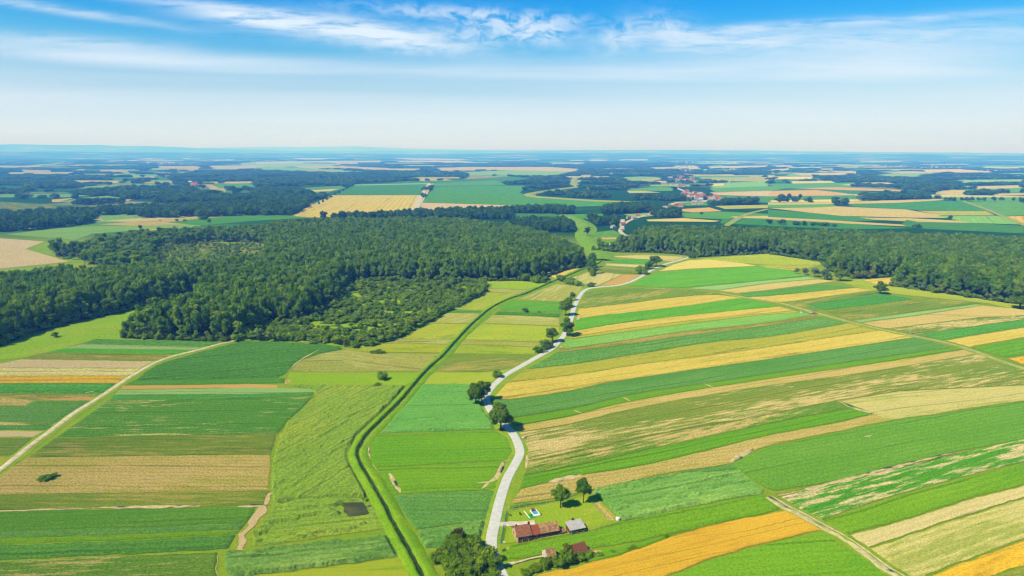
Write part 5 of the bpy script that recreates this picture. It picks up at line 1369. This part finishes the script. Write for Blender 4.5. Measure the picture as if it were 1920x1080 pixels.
for u, v, w, h, kd, lab in ((1494, 514, 12, 12, SILVERK[0], 'small grey green tree alone at the left end of the right wood'), (1509, 516, 14, 14, SILVERK[1], 'second small grey green tree at the left end of the right wood'), (1527, 519, 20, 18, SILVERK[0], 'pale grey green tree in the front group left of the yellow blossoming trees'), (1546, 524, 22, 20, SILVERK[1], 'largest pale grey green tree of the front group of the right wood'),
                            (1553, 525, 14, 12, BUSHK[2], 'bright green round bush at the foot of the grey green trees'), (1575, 527, 28, 26, BIGK[0], 'dark tree closing the front group of the right wood'), (1607, 523, 16, 15, LIMEK[0], 'first of the yellow blossoming trees along the right wood'), (1621, 523, 16, 17, LIMEK[1], 'second of the yellow blossoming trees along the right wood'), (1636, 522, 16, 17, LIMEK[0], 'third of the yellow blossoming trees along the right wood'),
                            (1686, 510, 14, 18, LIMEK[1], 'yellow blossoming tree deeper inside the right wood'), (1704, 508, 14, 18, LIMEK[0], 'upper yellow blossoming tree deeper inside the right wood'), (1690, 537, 16, 12, DBUSHK, 'dark bush at the left tip of the wood behind the golden patch'), (1706, 540, 24, 18, BIGK[0], 'dark tree above the golden patch at the right wood'), (1730, 545, 18, 17, SILVERK[0], 'grey green tree between dark tree and yellowish trees on the right'),
                            (1752, 549, 22, 13, BUSHK[0], 'wide green bush in front of the right wood above the meadow'), (1765, 549, 16, 18, LIMEK[0], 'yellowish tree beside the wide green bush'), (1783, 553, 14, 13, LIMEK[1], 'pale yellow green bush on the meadow edge of the right wood'), (1812, 558, 18, 13, BUSHK[2], 'bright bush near the right end of the wood edge'), (1856, 562, 13, 12, LIMEK[0], 'left one of two pale round bushes by the right edge'), (1872, 564, 13, 13, SILVERK[1], 'right one of two pale round bushes by the right edge'),
                            (488, 640, 18, 24, SILVERK[0], 'pale grey tree where the plantation meets the central wood'), (506, 641, 16, 22, LIMEK[0], 'yellowish blossoming tree where the plantation meets the central wood'), (648, 651, 9, 20, LIMEK[1], 'slim pale tree on the front edge of the plantation'), (680, 648, 20, 18, LIMEK[0], 'broad pale yellow tree near the plantation corner'), (775, 615, 16, 22, LIMEK[1], 'pale yellow tree on the right flank of the plantation'), (665, 653, 16, 14, BUSHK[2], 'bright green bush at the corner of the plantation')):
    tpx('edge_tree', kd, u, v, w, h, lab, 'tree')
# ------------------------------------------------------------------ farm buildings
m_plaster = simple('plaster', C('e0b8a4', 1.0), 0.9, 0.12, 1.2)
m_brick = simple('old_brick_wall', C('8c4c40', 0.9), 0.9, 0.25, 2.0)
m_tile = simple('weathered_tile', C('a86856', .95), 0.9, 0.35, 1.6, 0.3)
m_tiler = simple('red_tile', C('ac5648', .95), 0.9, 0.18, 2.5, 0.3)
m_tiled = simple('lichened_tile', C('b58468', 1.0), 0.9, 0.5, 1.0, 0.3)
m_tilep = simple('dark_red_tile', C('8e5046', .95), 0.9, 0.2, 2.0, 0.3)
m_metal = simple('pale_sheet_roof', C('d4cccc', .9), 0.7, 0.12, 0.8)
m_white = simple('white_paint', C('f4f2ee', 1.15), 0.6)
m_wood = simple('grey_timber', C('8a7a66', 0.9), 0.9, 0.25, 3)
m_postm = simple('pale_post', C('d8cfae', 0.9), 0.9, 0.2, 3)
m_dark = simple('dark_opening', C('2a2622', 0.8), 0.7)
m_teal = simple('teal_railing', C('5aa0a0', 0.9), 0.6)
m_blue = simple('pool_blue', C('62b4dc', .9), 0.2)
m_green = simple('green_sheet', C('23a94e', 1.0), 0.7, 0.1, 2)
m_orange = simple('orange_plastic', C('d8643c', 1.0), 0.6)
m_conc = simple('pale_concrete', C('e2d2c0', 1.0), 0.9, 0.2, 1.0)
m_glass = simple('window_glass', C('54636b', 0.8), 0.15, spec=0.6)
m_rubber = simple('rubber', C('2a2a2a', 0.8), 0.8)


class MB:
    def __init__(s): s.v = []; s.f = []

    def box(s, x0, y0, z0, x1, y1, z1):
        b = len(s.v)
        s.v += [(x0, y0, z0), (x1, y0, z0), (x1, y1, z0), (x0, y1, z0), (x0, y0, z1), (x1, y0, z1), (x1, y1, z1), (x0, y1, z1)]
        s.f += [[b + i for i in q] for q in ((0, 3, 2, 1), (4, 5, 6, 7), (0, 1, 5, 4), (1, 2, 6, 5), (2, 3, 7, 6), (3, 0, 4, 7))]
        return s

    def hull(s, sec):                     # loft of equal rings
        b = len(s.v); n = len(sec[0])
        for r in sec: s.v += [tuple(p) for p in r]
        for i in range(len(sec) - 1):
            for k in range(n):
                a = b + i * n + k; c = b + i * n + (k + 1) % n
                s.f.append([a, c, c + n, a + n])
        s.f.append([b + k for k in range(n)][::-1]); s.f.append([b + (len(sec) - 1) * n + k for k in range(n)])
        return s

    def cyl(s, x, y, z0, z1, r, n=10, ax='z'):
        def q(t, a):
            c, d = r * math.cos(a), r * math.sin(a)
            return {'z': (x + c, y + d, t), 'y': (x + c, t, y + d), 'x': (t, x + c, y + d)}[ax]
        return s.hull([[q(t, 6.2832 * k / n) for k in range(n)] for t in (z0, z1)])

    def make(s, name, m, parent=None): return mesh_obj(name, s.v, s.f, m, parent)


def gable_walls(L, Wd, h, rg):            # walls with two gable ends, ridge along x
    b = MB()
    b.hull([[(x, 0, -.3), (x, Wd, -.3), (x, Wd, h), (x, Wd / 2, rg), (x, 0, h)] for x in (0, L)])
    return b


def gable_roof(x0, x1, Wd, h, rg, ov=0.4, th=0.16, part=None):
    """front and rear slopes with thickness; PART 'front' or 'rear' or both"""
    b = MB(); s = (rg - h) / (Wd / 2)
    if part in (None, 'front'):
        b.hull([[(x, -ov, h - ov * s + .02), (x, Wd / 2, rg + .02), (x, Wd / 2, rg + th), (x, -ov, h - ov * s + th)] for x in (x0, x1)])
    if part in (None, 'rear'):
        b.hull([[(x, Wd / 2 + .003, rg + .02), (x, Wd + ov, h - ov * s + .02), (x, Wd + ov, h - ov * s + th), (x, Wd / 2 + .003, rg + th)] for x in (x0, x1)])
    return b


def along(u0_, v0_, u1_, v1_):
    a = P(u0_, v0_); b = P(u1_, v1_); d = (b - a)[:2]
    return a, float(np.hypot(*d)), math.atan2(d[1], d[0])


a, L, rz = along(970.8, 1018.5, 1048.5, 1004.5)
farm = empty('farmhouse', (a[0], a[1], 0), rz)
prop(farm, 'long old farmhouse with brown tiled roof in two heights beside the road and lawn', 'house')
L1 = L * 0.33
Wd1, Wd2 = 6.2, 5.2
gable_walls(L1, Wd1, 2.45, 4.6).make('wall', m_plaster, farm)
b = MB(); b.box(0.25, -0.06, 0.0, L1 - .1, -0.004, 2.2); b.make('front_wall', m_brick, farm)
r_ = gable_roof(-0.35, L1 + .15, Wd1, 2.45, 4.6).make('roof', m_tile, farm); r_['label'] = 'taller brown red roof section'
bx_ = MB().box(L1 - .3, Wd1 / 2 - .35, 4.3, L1 + .3, Wd1 / 2 + .3, 5.4).make('chimney', m_brick, r_)
bx_ = MB().box(0.2, Wd1 / 2 - .3, 4.4, .7, Wd1 / 2 + .2, 5.2).make('chimney', m_brick, r_)
g2 = gable_walls(L - L1 - .02, Wd2, 2.15, 3.9); g2.v = [(x + L1 + .02, y + .35, z) for x, y, z in g2.v]
w2_ = g2.make('wall', m_brick, farm)
xa, xb, xc = L1 + .16, L1 + (L - L1) * .34, L + .3
for (p_, q_, mm_, lb) in ((xa, xb - .01, m_tiler, 'fresh red roof section'), (xb, xc, m_tiled, 'lichen spotted roof section')):
    rr = gable_roof(p_, q_, Wd2, 2.15, 3.9); rr.v = [(x, y + .35, z) for x, y, z in rr.v]
    o = rr.make('roof', mm_, farm); o['label'] = lb
rd_ = MB().cyl(L1 + 1.9, 1.7, 0.20, 0.34, .46, 12, 'y'); rd_.v = [(x, y, z) for x, y, z in rd_.v]
wn = rd_.make('window_ring', m_white, farm)
MB().cyl(L1 + 1.9, 1.7, 0.16, 0.197, .27, 12, 'y').make('opening', m_dark, wn)
for i, x_ in enumerate((L1 + 5.0, L1 + 7.6, L - 1.3)):
    if x_ < L - .8:
        f_ = MB().box(x_ - .35, .29, 1.0, x_ + .35, .347, 1.75).make('window', m_wood, farm)
        MB().box(x_ - .26, .262, 1.08, x_ + .26, .287, 1.67).make('pane', m_glass, f_)
MB().box(0.9, -.12, 0, 1.8, -.064, 1.95).make('door', m_wood, farm)
for x_ in (2.6, 3.7):
    f_ = MB().box(x_ - .4, -.115, 1.0, x_ + .4, -.064, 1.8).make('window', m_white, farm)
    MB().box(x_ - .3, -.14, 1.08, x_ + .3, -.118, 1.72).make('pane', m_glass, f_)
for y_ in (1.6, 4.2):
    f_ = MB().box(-.06, y_ - .35, 1.1, -.004, y_ + .35, 2.0).make('window', m_wood, farm)
    MB().box(-.09, y_ - .26, 1.18, -.063, y_ + .26, 1.92).make('pane', m_glass, f_)

# shed with a pale sheet roof
a, L, rz = along(1069.5, 1002.6, 1096, 997)
shed = empty('shed', (a[0], a[1], 0), rz)
prop(shed, 'small open fronted shed with pale sheet roof right of the farmhouse', 'shed')
b = MB(); b.box(0, 3.6, -.2, L, 3.75, 2.0); b.box(0, .1, -.2, .15, 3.597, 2.0); b.box(L - .15, .1, -.2, L, 3.597, 2.0); b.make('wall', m_brick, shed)
MB().hull([[(-.35, -.5, 1.75), (-.35, 4.1, 2.75), (-.35, 4.1, 2.86), (-.35, -.5, 1.86)], [(L + .35, -.5, 1.75), (L + .35, 4.1, 2.75), (L + .35, 4.1, 2.86), (L + .35, -.5, 1.86)]]).make('roof', m_metal, shed)
for x_ in (0.25, L * .35, L * .68, L - .25): MB().cyl(x_, -.2, -.1, 1.8, .09, 6).make('post', m_postm, shed)
MB().box(.9, .2, 0, 1.5, .6, .55).make('trough', m_white, shed)
MB().box(L * .45, 3.9, 2.2, L * .6, 4.5, 3.4).make('chimney', m_brick, shed)
# low lean-to between the two
a = P(1051, 1003.5)
lean = empty('lean_to', (a[0], a[1], 0), rz)
prop(lean, 'low broken lean-to of timber between farmhouse and shed', 'lean-to')
MB().box(0, 0.1, -.1, 1.9, 1.6, 1.0).make('wall', m_wood, lean)
MB().hull([[(-.1, -.1, .95), (-.1, 1.8, 1.5), (-.1, 1.8, 1.6), (-.1, -.1, 1.05)], [(2.1, -.1, .95), (2.1, 1.8, 1.4), (2.1, 1.8, 1.5), (2.1, -.1, 1.05)]]).make('roof', m_tiled, lean)

# red roofed shed and ruin in the overgrown plot
a, L, rz = along(1080, 1047, 1101, 1041)
rs_ = empty('shed', (a[0], a[1], 0), rz)
prop(rs_, 'small shed with dark red tiled roof half hidden by the bushes near the wheat', 'shed')
gable_walls(L, 4.6, 1.9, 3.6).make('wall', m_brick, rs_)
gable_roof(-.3, L + .3, 4.6, 1.9, 3.6).make('roof', m_tilep, rs_)
MB().box(L - .004, 1.8, 0, L + .05, 2.8, 1.7).make('door', m_wood, rs_)
a, L, rz = along(1025, 1053, 1042, 1049)
ru = empty('ruined_house', (a[0], a[1], 0), rz)
prop(ru, 'ruined pinkish building with a pale gable sinking into the bushes', 'ruin')
gable_walls(L, 3.8, 1.8, 3.2).make('wall', m_conc, ru)
gable_roof(.25, L + .2, 3.8, 1.8, 3.2).make('roof', m_tiled, ru)


def mound(name, u, v, w, dpt, h, m, label, cat):
    p = P(u, v); rs = np.random.RandomState(int(u)); n = 14; V = []; Fc = []
    for j, (q, z) in enumerate(((1.0, -.05), (.8, .35), (.5, .75), (.2, 1.0))):
        for k in range(n):
            t = 6.283 * k / n; e = 1 + .35 * (rs.rand() - .5)
            V.append((p[0] + math.cos(t) * w * q * e, p[1] + math.sin(t) * dpt * q * e, z * h * (1 + .4 * (rs.rand() - .5)) if j else -.05))
    for j in range(3):
        for k in range(n): Fc.append([j * n + k, j * n + (k + 1) % n, (j + 1) * n + (k + 1) % n, (j + 1) * n + k])
    Fc.append([3 * n + k for k in range(n)])
    prop(mesh_obj(name, V, Fc, m), label, cat)


m_rubble = simple('rubble', C('dcae94', 1.0), 0.95, 0.35, 1.5)
m_earth = simple('dry_earth', C('dcb07c', 1.0), 0.95, 0.3, 1.0)
mound('rubble_heap', 1103, 1033, 2.2, 1.3, 1.1, m_rubble, 'pinkish rubble heap just right of the dark red shed roof', 'rubble heap')
mound('rubble_heap', 1120, 1036, 2.6, 1.2, .6, m_earth, 'long sandy rubble heap tapering along the green margin', 'rubble heap')
mound('earth_heap', 958, 1030, 1.9, 1.3, .5, m_earth, 'small bare earth patch heap in the green crop near the road', 'earth heap')
mound('stone_heap', 945, 1017, .8, .6, .5, m_conc, 'small pale stone heap at the lower end of the teal fence', 'stone heap')

# paddling pool, green sheet, play house, planks on the lawn
p = P(1003.5, 963.5)
po = empty('paddling_pool', (p[0], p[1], 0), 0.35)
prop(po, 'white rimmed rectangular paddling pool with bright blue water on the lawn', 'pool')
b = MB(); w_, d__ = 1.25, 2.3
b.box(-w_, -d__, .05, w_, -d__ + 1.0, .62); b.box(-w_, d__ - .3, .05, w_, d__, .62); b.box(-w_, -d__ + 1.003, .05, -w_ + .28, d__ - .303, .62); b.box(w_ - .28, -d__ + 1.003, .05, w_, d__ - .303, .62)
b.make('rim', m_white, po)
MB().box(-w_ + .283, -d__ + 1.004, .05, w_ - .283, d__ - .304, .42).make('water', m_blue, po)
MB().box(-.7, d__ - .9, .424, -.1, d__ - .45, .66).make('float', simple('navy_float', C('2a6cc0', 1), .5), po)
MB().box(w_ + .01, -d__ + .3, .05, w_ + .45, -d__ + 1.0, .6).make('pump', m_dark, po)
p = P(997, 968.5)
gs = empty('green_sheet', (p[0], p[1], 0), 0.35)
prop(gs, 'bright green play mat lying on the lawn in front of the pool', 'mat')
rs = np.random.RandomState(3); V = []; Fc = []
for j in range(6):
    for i in range(7): V.append((-1.3 + 2.6 * i / 6, -1.5 + 3.0 * j / 5, .24 + .08 * rs.rand()))
for j in range(5):
    for i in range(6): Fc.append([j * 7 + i, j * 7 + i + 1, j * 7 + i + 8, j * 7 + i + 7])
o = mesh_obj('sheet', V, Fc, m_green, gs)
MB().hull([[(-.2, .3, .34), (.1, .3, .34), (.1, .3, .5), (-.2, .3, .45)], [(.1, .9, .34), (.5, .9, .34), (.5, .9, .45), (.1, .9, .42)]]).make('toy', m_dark, gs)
p = P(996.8, 960.5)
ph = empty('play_house', (p[0], p[1], 0), 0.35)
prop(ph, 'small orange play house with a slide between pool and hedge', 'play house')
gable_walls(1.1, .9, .9, 1.35).make('wall', m_orange, ph)
gable_roof(-.08, 1.18, .9, .9, 1.35, .1, .06).make('roof', m_tiler, ph)
MB().hull([[(-.5, .3, .1), (-.5, .6, .1), (-.5, .6, .15), (-.5, .3, .15)], [(-.004, .3, .75), (-.004, .6, .75), (-.004, .6, .8), (-.004, .3, .8)]]).make('slide', m_white, ph)
for (ua, va, ub, vb, lb) in ((982.3, 959, 993.5, 972.8, 'long white plank lying on the lawn left of the green play mat'), (999, 962, 1003, 968, 'short pale plank between green play mat and pool')):
    a, L, rz = along(ua, va, ub, vb)
    o = empty('plank', (a[0], a[1], 0), rz); prop(o, lb, 'plank')
    MB().box(0, -.18, .22, L, .18, .30).make('board', m_white, o)
    for x_ in (.3, L - .3): MB().box(x_ - .08, -.15, 0, x_ + .08, .15, .217).make('support', m_wood, o)
p = P(1158.5, 975.5)
tk = empty('water_tank', (p[0], p[1], 0), 0.4)
prop(tk, 'round white water tank at the corner of the vegetable bed', 'tank')
MB().hull([[(r_ * math.cos(6.2832 * k / 16), r_ * math.sin(6.2832 * k / 16), z_) for k in range(16)] for r_, z_ in ((.72, .0), (.78, .15), (.78, 1.0), (.62, 1.2), (.25, 1.28))]).make('barrel', m_white, tk)
MB().cyl(0, 0, 1.281, 1.36, .2, 10).make('lid', m_dark, tk)


# ------------------------------------------------------------------ fences
def fence(name, px, every, hh, label, m_p, m_w, rails=(0.5, 0.95), w=.07, rail=0.025):
    ln = catmull(G2(px), 1.5)
    f = empty(name, (ln[0][0], ln[0][1], 0)); prop(f, label, 'fence')
    o0 = ln[0]
    seg = np.r_[0, np.cumsum(np.linalg.norm(np.diff(ln, axis=0), axis=1))]
    n = max(2, int(seg[-1] / every) + 1)
    pm = None; pts_ = []
    for i in range(n):
        d = seg[-1] * i / (n - 1)
        q = np.array([np.interp(d, seg, ln[:, 0]), np.interp(d, seg, ln[:, 1])]) - o0
        pts_.append(q)
        if pm is None:
            p_ = MB().cyl(0, 0, -.2, hh, w, 6).make('post', m_p, f); pm = p_.data
        else: p_ = link(bpy.data.objects.new('post', pm), f)
        p_.location = (q[0], q[1], 0); p_.scale = (1, 1, .9 + .2 * random.random())
    for z_ in rails:
        b = MB()
        for q, r in zip(pts_[:-1], pts_[1:]):
            d = r - q; nn = np.array([-d[1], d[0]]) / (np.hypot(*d) + 1e-9) * rail
            b.hull([[(q[0] - nn[0], q[1] - nn[1], hh * z_ - rail), (q[0] + nn[0], q[1] + nn[1], hh * z_ - rail), (q[0] + nn[0], q[1] + nn[1], hh * z_ + rail), (q[0] - nn[0], q[1] - nn[1], hh * z_ + rail)],
                    [(r[0] - nn[0], r[1] - nn[1], hh * z_ - rail), (r[0] + nn[0], r[1] + nn[1], hh * z_ - rail), (r[0] + nn[0], r[1] + nn[1], hh * z_ + rail), (r[0] - nn[0], r[1] - nn[1], hh * z_ + rail)]])
        b.make('rail', m_w, f)
    return f


fence('garden_fence', [(950, 963), (975, 956), (1000, 951), (1025, 946), (1050, 941), (1075, 937)], 2.6, 1.5, 'fence of pale posts along the back of the lawn under the hedge', m_postm, m_wood)
fence('garden_fence', [(968, 1021), (1000, 1016), (1048, 1008), (1098, 1000), (1125, 993), (1162, 982)], 2.2, 1.5, 'fence of pale posts between the farmhouse front and the maize', m_postm, m_wood)
fence('garden_fence', [(1110, 946), (1125, 960), (1142, 978)], 2.6, 1.3, 'short row of posts along the left side of the vegetable bed', m_postm, m_wood)
fence('road_fence', [(950, 964), (948, 972), (946.5, 980)], 1.5, 1.5, 'teal railing beside the road above the driveway', m_teal, m_teal, (0.25, .6, .97), .06, .05)
fence('road_fence', [(944.8, 988), (942, 1003), (939, 1020)], 1.6, 1.5, 'teal railing beside the road below the driveway', m_teal, m_teal, (0.25, .6, .97), .06, .05)
dv = catmull(G2([(933, 984), (946, 984), (965, 983), (985, 982.5), (1003, 981)]), 1.5)
ribbon('driveway', dv, [(-1.5, 0), (-1.2, .1), (1.2, .1), (1.5, 0)], m_conc, .32, wob=.7)
dv = catmull(G2([(950, 1060), (975, 1054), (1000, 1048), (1024, 1044)]), 1.5)
ribbon('footpath', dv, [(-.5, 0), (-.4, .1), (.4, .1), (.5, 0)], m_sand, .34, wob=.6)
dv = catmull(G2([(1125, 1038), (1150, 1033), (1185, 1022), (1240, 1010)]), 1.5)
# pond in the flattened field
pp = G2(POND_PX)
pp = [q + d_ for a_, b_ in zip(pp, pp[1:] + pp[:1]) for q, d_ in ((a_ + (b_ - a_) * t_, np.array([math.sin(a_[0] * 3 + t_ * 9), math.cos(a_[1] * 2 + t_ * 7)]) * .35) for t_ in (0, .33, .66))]
NP_ = len(pp)
o = mesh_obj('pond', [(q[0], q[1], .42) for q in pp] + [(q[0], q[1], .1) for q in pp], [list(range(NP_))] + [[i, i + NP_, (i + 1) % NP_ + NP_, (i + 1) % NP_] for i in range(NP_)], m_water)
prop(o, kind='structure')
for i, (u, v) in enumerate(((640, 947), (645, 936), (660, 935), (687, 938), (692, 950))): tpx('reed_clump', [BUSHK[0], DBUSHK][i % 2], u, v, 9, 4, 'tuft of reeds on the bank of the dark square pond', 'reeds', 'reed tufts round the pond')


# ------------------------------------------------------------------ cars on the farm track
def car(u, v, rz, m_body, label):
    p = P(u, v); c = empty('parked_car', (p[0], p[1], 0.3), rz); prop(c, label, 'car')
    def sec(x, zz): return [(x, -.82, .35), (x, .82, .35), (x, .86, .6), (x, .80, zz), (x, -.80, zz), (x, -.86, .6)]
    MB().hull([sec(-2.0, .75), sec(-1.7, .92), sec(-.9, .95), sec(.8, .95), sec(1.6, .86), sec(2.0, .65)]).make('body', m_body, c)
    cb = MB().hull([[(x, -w_, z_) for x, w_, z_ in ((-1.8, .74, .953), (-1.4, .62, 1.42), (.1, .62, 1.45), (.95, .74, .953))], [(x, w_, z_) for x, w_, z_ in ((-1.8, .74, .953), (-1.4, .62, 1.42), (.1, .62, 1.45), (.95, .74, .953))]])
    cb.make('cabin', m_glass, c)
    MB().box(-1.4, -.63, 1.455, .1, .63, 1.50).make('roof', m_body, c)
    wm = None
    for x_ in (-1.3, 1.3):
        for y_ in (-.88, .70):
            if wm is None: w_ = MB().cyl(0, 0, 0, .18, .32, 12, 'y').make('wheel', m_rubber, c); wm = w_.data
            else: w_ = link(bpy.data.objects.new('wheel', wm), c)
            w_.location = (x_, y_, .32)


car(1502, 587, 1.2, m_white, 'white car parked alone at the edge of the green strip by the farm track')
car(1521.5, 587.5, -.35, m_white, 'white car parked side on along the farm track between the strips')
car(1527.5, 588.5, -.5, simple('beige_paint', C('c8a48c', 1), .5), 'beige car parked right behind the side on white car')

# ------------------------------------------------------------------ villages: houses with walls and roofs
m_hw = simple('house_white', C('ddd4ca', 0.9), 0.9); m_hc = simple('house_cream', C('e2cfae', 1.0), 0.9)
m_hr = simple('roof_red', C('b86656', .95), 0.9, 0.12, .8); m_ho = simple('roof_orange', C('c07a62', .95), 0.9, 0.12, .8); m_hg = simple('roof_grey', C('b0a8a4', 1.0), 0.9, 0.1, .8)
m_hs = simple('roof_white_sheet', C('dcdcda', .75), 0.6)
def house_meshes(wm, rm):
    w_ = gable_walls(11, 8, 4.2, 7.6); o = w_.make('wall', wm); a = o.data; bpy.data.objects.remove(o)
    o = gable_roof(-.5, 11.5, 8, 4.2, 7.6, .6, .25).make('roof', rm); b = o.data; bpy.data.objects.remove(o)
    wd = MB()
    for x_ in (1.6, 4.2, 8.4): wd.box(x_, -.08, 1.2, x_ + 1.2, -.01, 2.6)
    o = wd.make('window', m_glass); c = o.data; bpy.data.objects.remove(o)
    return a, b, c
HM = {'r': house_meshes(m_hw, m_hr), 'o': house_meshes(m_hc, m_ho), 'g': house_meshes(m_hw, m_hg), 'w': house_meshes(m_hw, m_hs)}
HW = {'r': 'white walled house with red roof', 'o': 'cream walled house with orange roof', 'g': 'white walled house with grey roof', 'w': 'building with bright white roof'}
def house(u, v, k, sc, place, grp, seen, windows=False):
    p = P(u, v); rs = random.Random(int(u * 7 + v * 13))
    t = empty('village_house', (p[0], p[1], 0), rs.choice((0.15, -.25, .5, -.6, 1.4)) + rs.random() * .3)
    t.scale = (sc, sc, sc)
    prop(t, HW[k] + ' ' + place, 'house', grp)
    for nm, me in zip(('wall', 'roof'), HM[k]): link(bpy.data.objects.new(nm, me), t)
    if windows: link(bpy.data.objects.new('window', HM[k][2]), t)
VIL = [
    ('at the village tip beside the right wood', 'houses beside the right wood', [(1124, 420.5, 'r', 1), (1157, 421, 'w', 1.5), (1165, 424, 'r', 1.1), (1149, 428, 'w', .9), (1164, 432, 'w', .7)]),
    ('on the lane between right wood and village', 'houses leading up to the village', [(1177, 410, 'r', .9), (1192, 406, 'o', 1), (1218, 404, 'r', 1.4), (1208, 404, 'g', .7)]),
    ('in the farm cluster left of the orange field', 'farm cluster below the village', [(1238, 398, 'o', 1.1), (1245, 394, 'w', 1.3), (1257, 393, 'r', 1.5), (1265, 396, 'w', .9), (1271, 388, 'r', 1.3), (1259, 388, 'g', 1)]),
    ('in the dense heart of the village', 'houses in the heart of the village', [(1280, 375, 'r', 1.2), (1290, 375.5, 'o', 1.3), (1298, 369, 'r', 1.4), (1304, 370, 'r', 1.3), (1306, 365, 'r', 1.2), (1301, 363, 'o', 1.1), (1284, 361, 'r', 1.3), (1288, 359, 'o', 1), (1315, 375, 'r', 1.3), (1322, 375, 'r', 1.4), (1329, 376, 'g', 1.3), (1337, 375, 'g', 1.5), (1346, 376, 'g', 1.1), (1310, 376, 'w', 1.1), (1355, 377, 'w', .9)]),
    ('in the row facing the green field', 'row below the village', [(1297, 383, 'w', 1.3), (1305, 384, 'o', 1.2), (1312, 384, 'w', 1.4), (1319, 383, 'g', 1)]),
    ('by the pale road bend in the village', 'houses by the pale road bend', [(1266, 348, 'w', 1), (1272, 350, 'o', 1.5), (1277, 350, 'r', 1.5), (1258, 347, 'r', 1.2), (1252, 347.5, 'r', 1.2), (1280, 340.5, 'w', 1.4), (1285, 338.5, 'r', 1.5)]),
    ('among trees at the upper village end', 'houses at the upper end of the village', [(1260, 334, 'r', 1.7), (1265, 333, 'o', 1.5), (1273, 333.5, 'r', 1.7), (1284, 330, 'r', 2), (1288, 330.5, 'r', 1.7), (1267, 332, 'w', 1), (1252, 333.5, 'g', 1), (1296, 330, 'o', 1)]),
    ('in the far hamlet beyond the village', 'far hamlet beyond the village', [(1270, 315, 'w', 2), (1277, 314, 'w', 1.6), (1283, 313, 'o', 2.2), (1290, 314, 'o', 2), (1298, 314, 'o', 1.8), (1308, 314, 'o', 2), (1276, 321, 'w', 1.5), (1283, 321, 'w', 1.5), (1294, 320, 'w', 1.3), (1320, 321, 'w', 2)]),
    ('in the distant hamlet right of the village', 'distant hamlet right of the village', [(1361, 322, 'r', 2), (1366, 320.5, 'o', 2), (1371, 319, 'r', 2), (1376, 318, 'o', 2), (1363, 324, 'w', 1.5)]),
    ('in the hamlet inside the left hand wood', 'left hamlet', [(252, 361, 'r', 1.3), (258, 359, 'r', 1.4), (265, 359, 'o', 1.5), (237, 367, 'o', 1.3), (242, 366, 'r', 1.2), (247, 362, 'g', 1.1)]),
    ('in the small hamlet between left wood and pale fields', 'second left hamlet', [(352, 345, 'w', 1.7), (357, 348, 'w', 1.2), (362, 347, 'r', 1.6), (359, 350.5, 'r', 1.6), (366, 350, 'o', 1.3)]),
]
for place, grp, hs in VIL:
    for (u, v, k, sc) in hs: house(u, v, k, sc * (0.8 if v > 400 else 0.95), place, grp, None, windows=v > 385)
rs = random.Random(9)
for lab, cu, cv, su, sv, n in (('among the trees at the lower right of the village', 1332, 374, 26, 3.0, 12), ('among the trees in the middle of the village', 1296, 366, 16, 4.0, 12), ('among the trees at the upper end of the village', 1276, 336, 22, 4.5, 14), ('along the trees left of the village street', 1250, 345, 14, 3.0, 6)):
    for i in range(n):
        house(cu + su * rs.uniform(-1, 1), cv + sv * rs.uniform(-1, 1), rs.choice('rrrogw'), 1.15 * (0.8 + .5 * rs.random()), lab, 'houses ' + lab, None)
house(286, 367.5, 'w', 1.6, 'standing alone right of the left hamlet', None, None)
house(1186, 411.5, 'g', .9, 'under trees between two red roofs', None, None)
rs = random.Random(5)
for u0_, u1_, v_, n, lab in ((1652, 1705, 311.5, 16, 'in the left part of the far white town'), (1706, 1800, 315, 16, 'in the right part of the far white town'), (1835, 1915, 321, 12, 'in the far village at the right edge'), (1440, 1560, 309, 10, 'in the far row near the horizon'), (1575, 1592, 297.5, 4, 'in the white cluster on the wooded slope'), (340, 375, 299, 5, 'in the white cluster far on the left'), (1255, 1390, 305.5, 10, 'in the distant row under the hills'), (275, 330, 306.5, 7, 'in the distant scattered left village')):
    for i in range(n):
        u = u0_ + (u1_ - u0_) * (i + rs.random() * .7) / n
        k = rs.choice('wwggor' if v_ > 308 else 'wwwg'); sc = (1.2 if v_ > 308 else 2.2) * (.8 + .6 * rs.random())
        house(u, v_ + rs.random() * 2 - 1, k, sc, lab, 'houses ' + lab, None)
p = P(1747, 318); wt = empty('water_tower', (p[0], p[1], 0)); prop(wt, 'white water tower rising over the far white town', 'tower')
MB().cyl(0, 0, 0, 24, 1.6, 10).make('shaft', m_hw, wt)
MB().hull([[(r_ * math.cos(6.2832 * k / 14), r_ * math.sin(6.2832 * k / 14), z_) for k in range(14)] for r_, z_ in ((1.7, 24.01), (6, 28), (7.5, 33), (6, 38), (2, 40))]).make('tank', m_hw, wt)
# ------------------------------------------------------------------ haze: even air round the whole plain
m, g = mat('haze')
out = g.add('ShaderNodeOutputMaterial')
HAZE_D = 1.65e-4
v = g.add('ShaderNodeVolumePrincipled', {'Color': (0.10, 0.345, 1.0, 1), 'Density': HAZE_D, 'Anisotropy': 0.0, 'Absorption Color': (1, 1, 1, 1)})
g.l.new(v.outputs[0], out.inputs['Volume'])
bm = bmesh.new(); bmesh.ops.create_cube(bm, size=1)
for q in bm.verts: q.co = (q.co.x * 136000, q.co.y * 136000, -1.0 + (q.co.z + .5) * 560)
me = bpy.data.meshes.new('haze'); bm.to_mesh(me); bm.free(); me.materials.append(m)
prop(link(bpy.data.objects.new('haze', me)), kind='stuff')
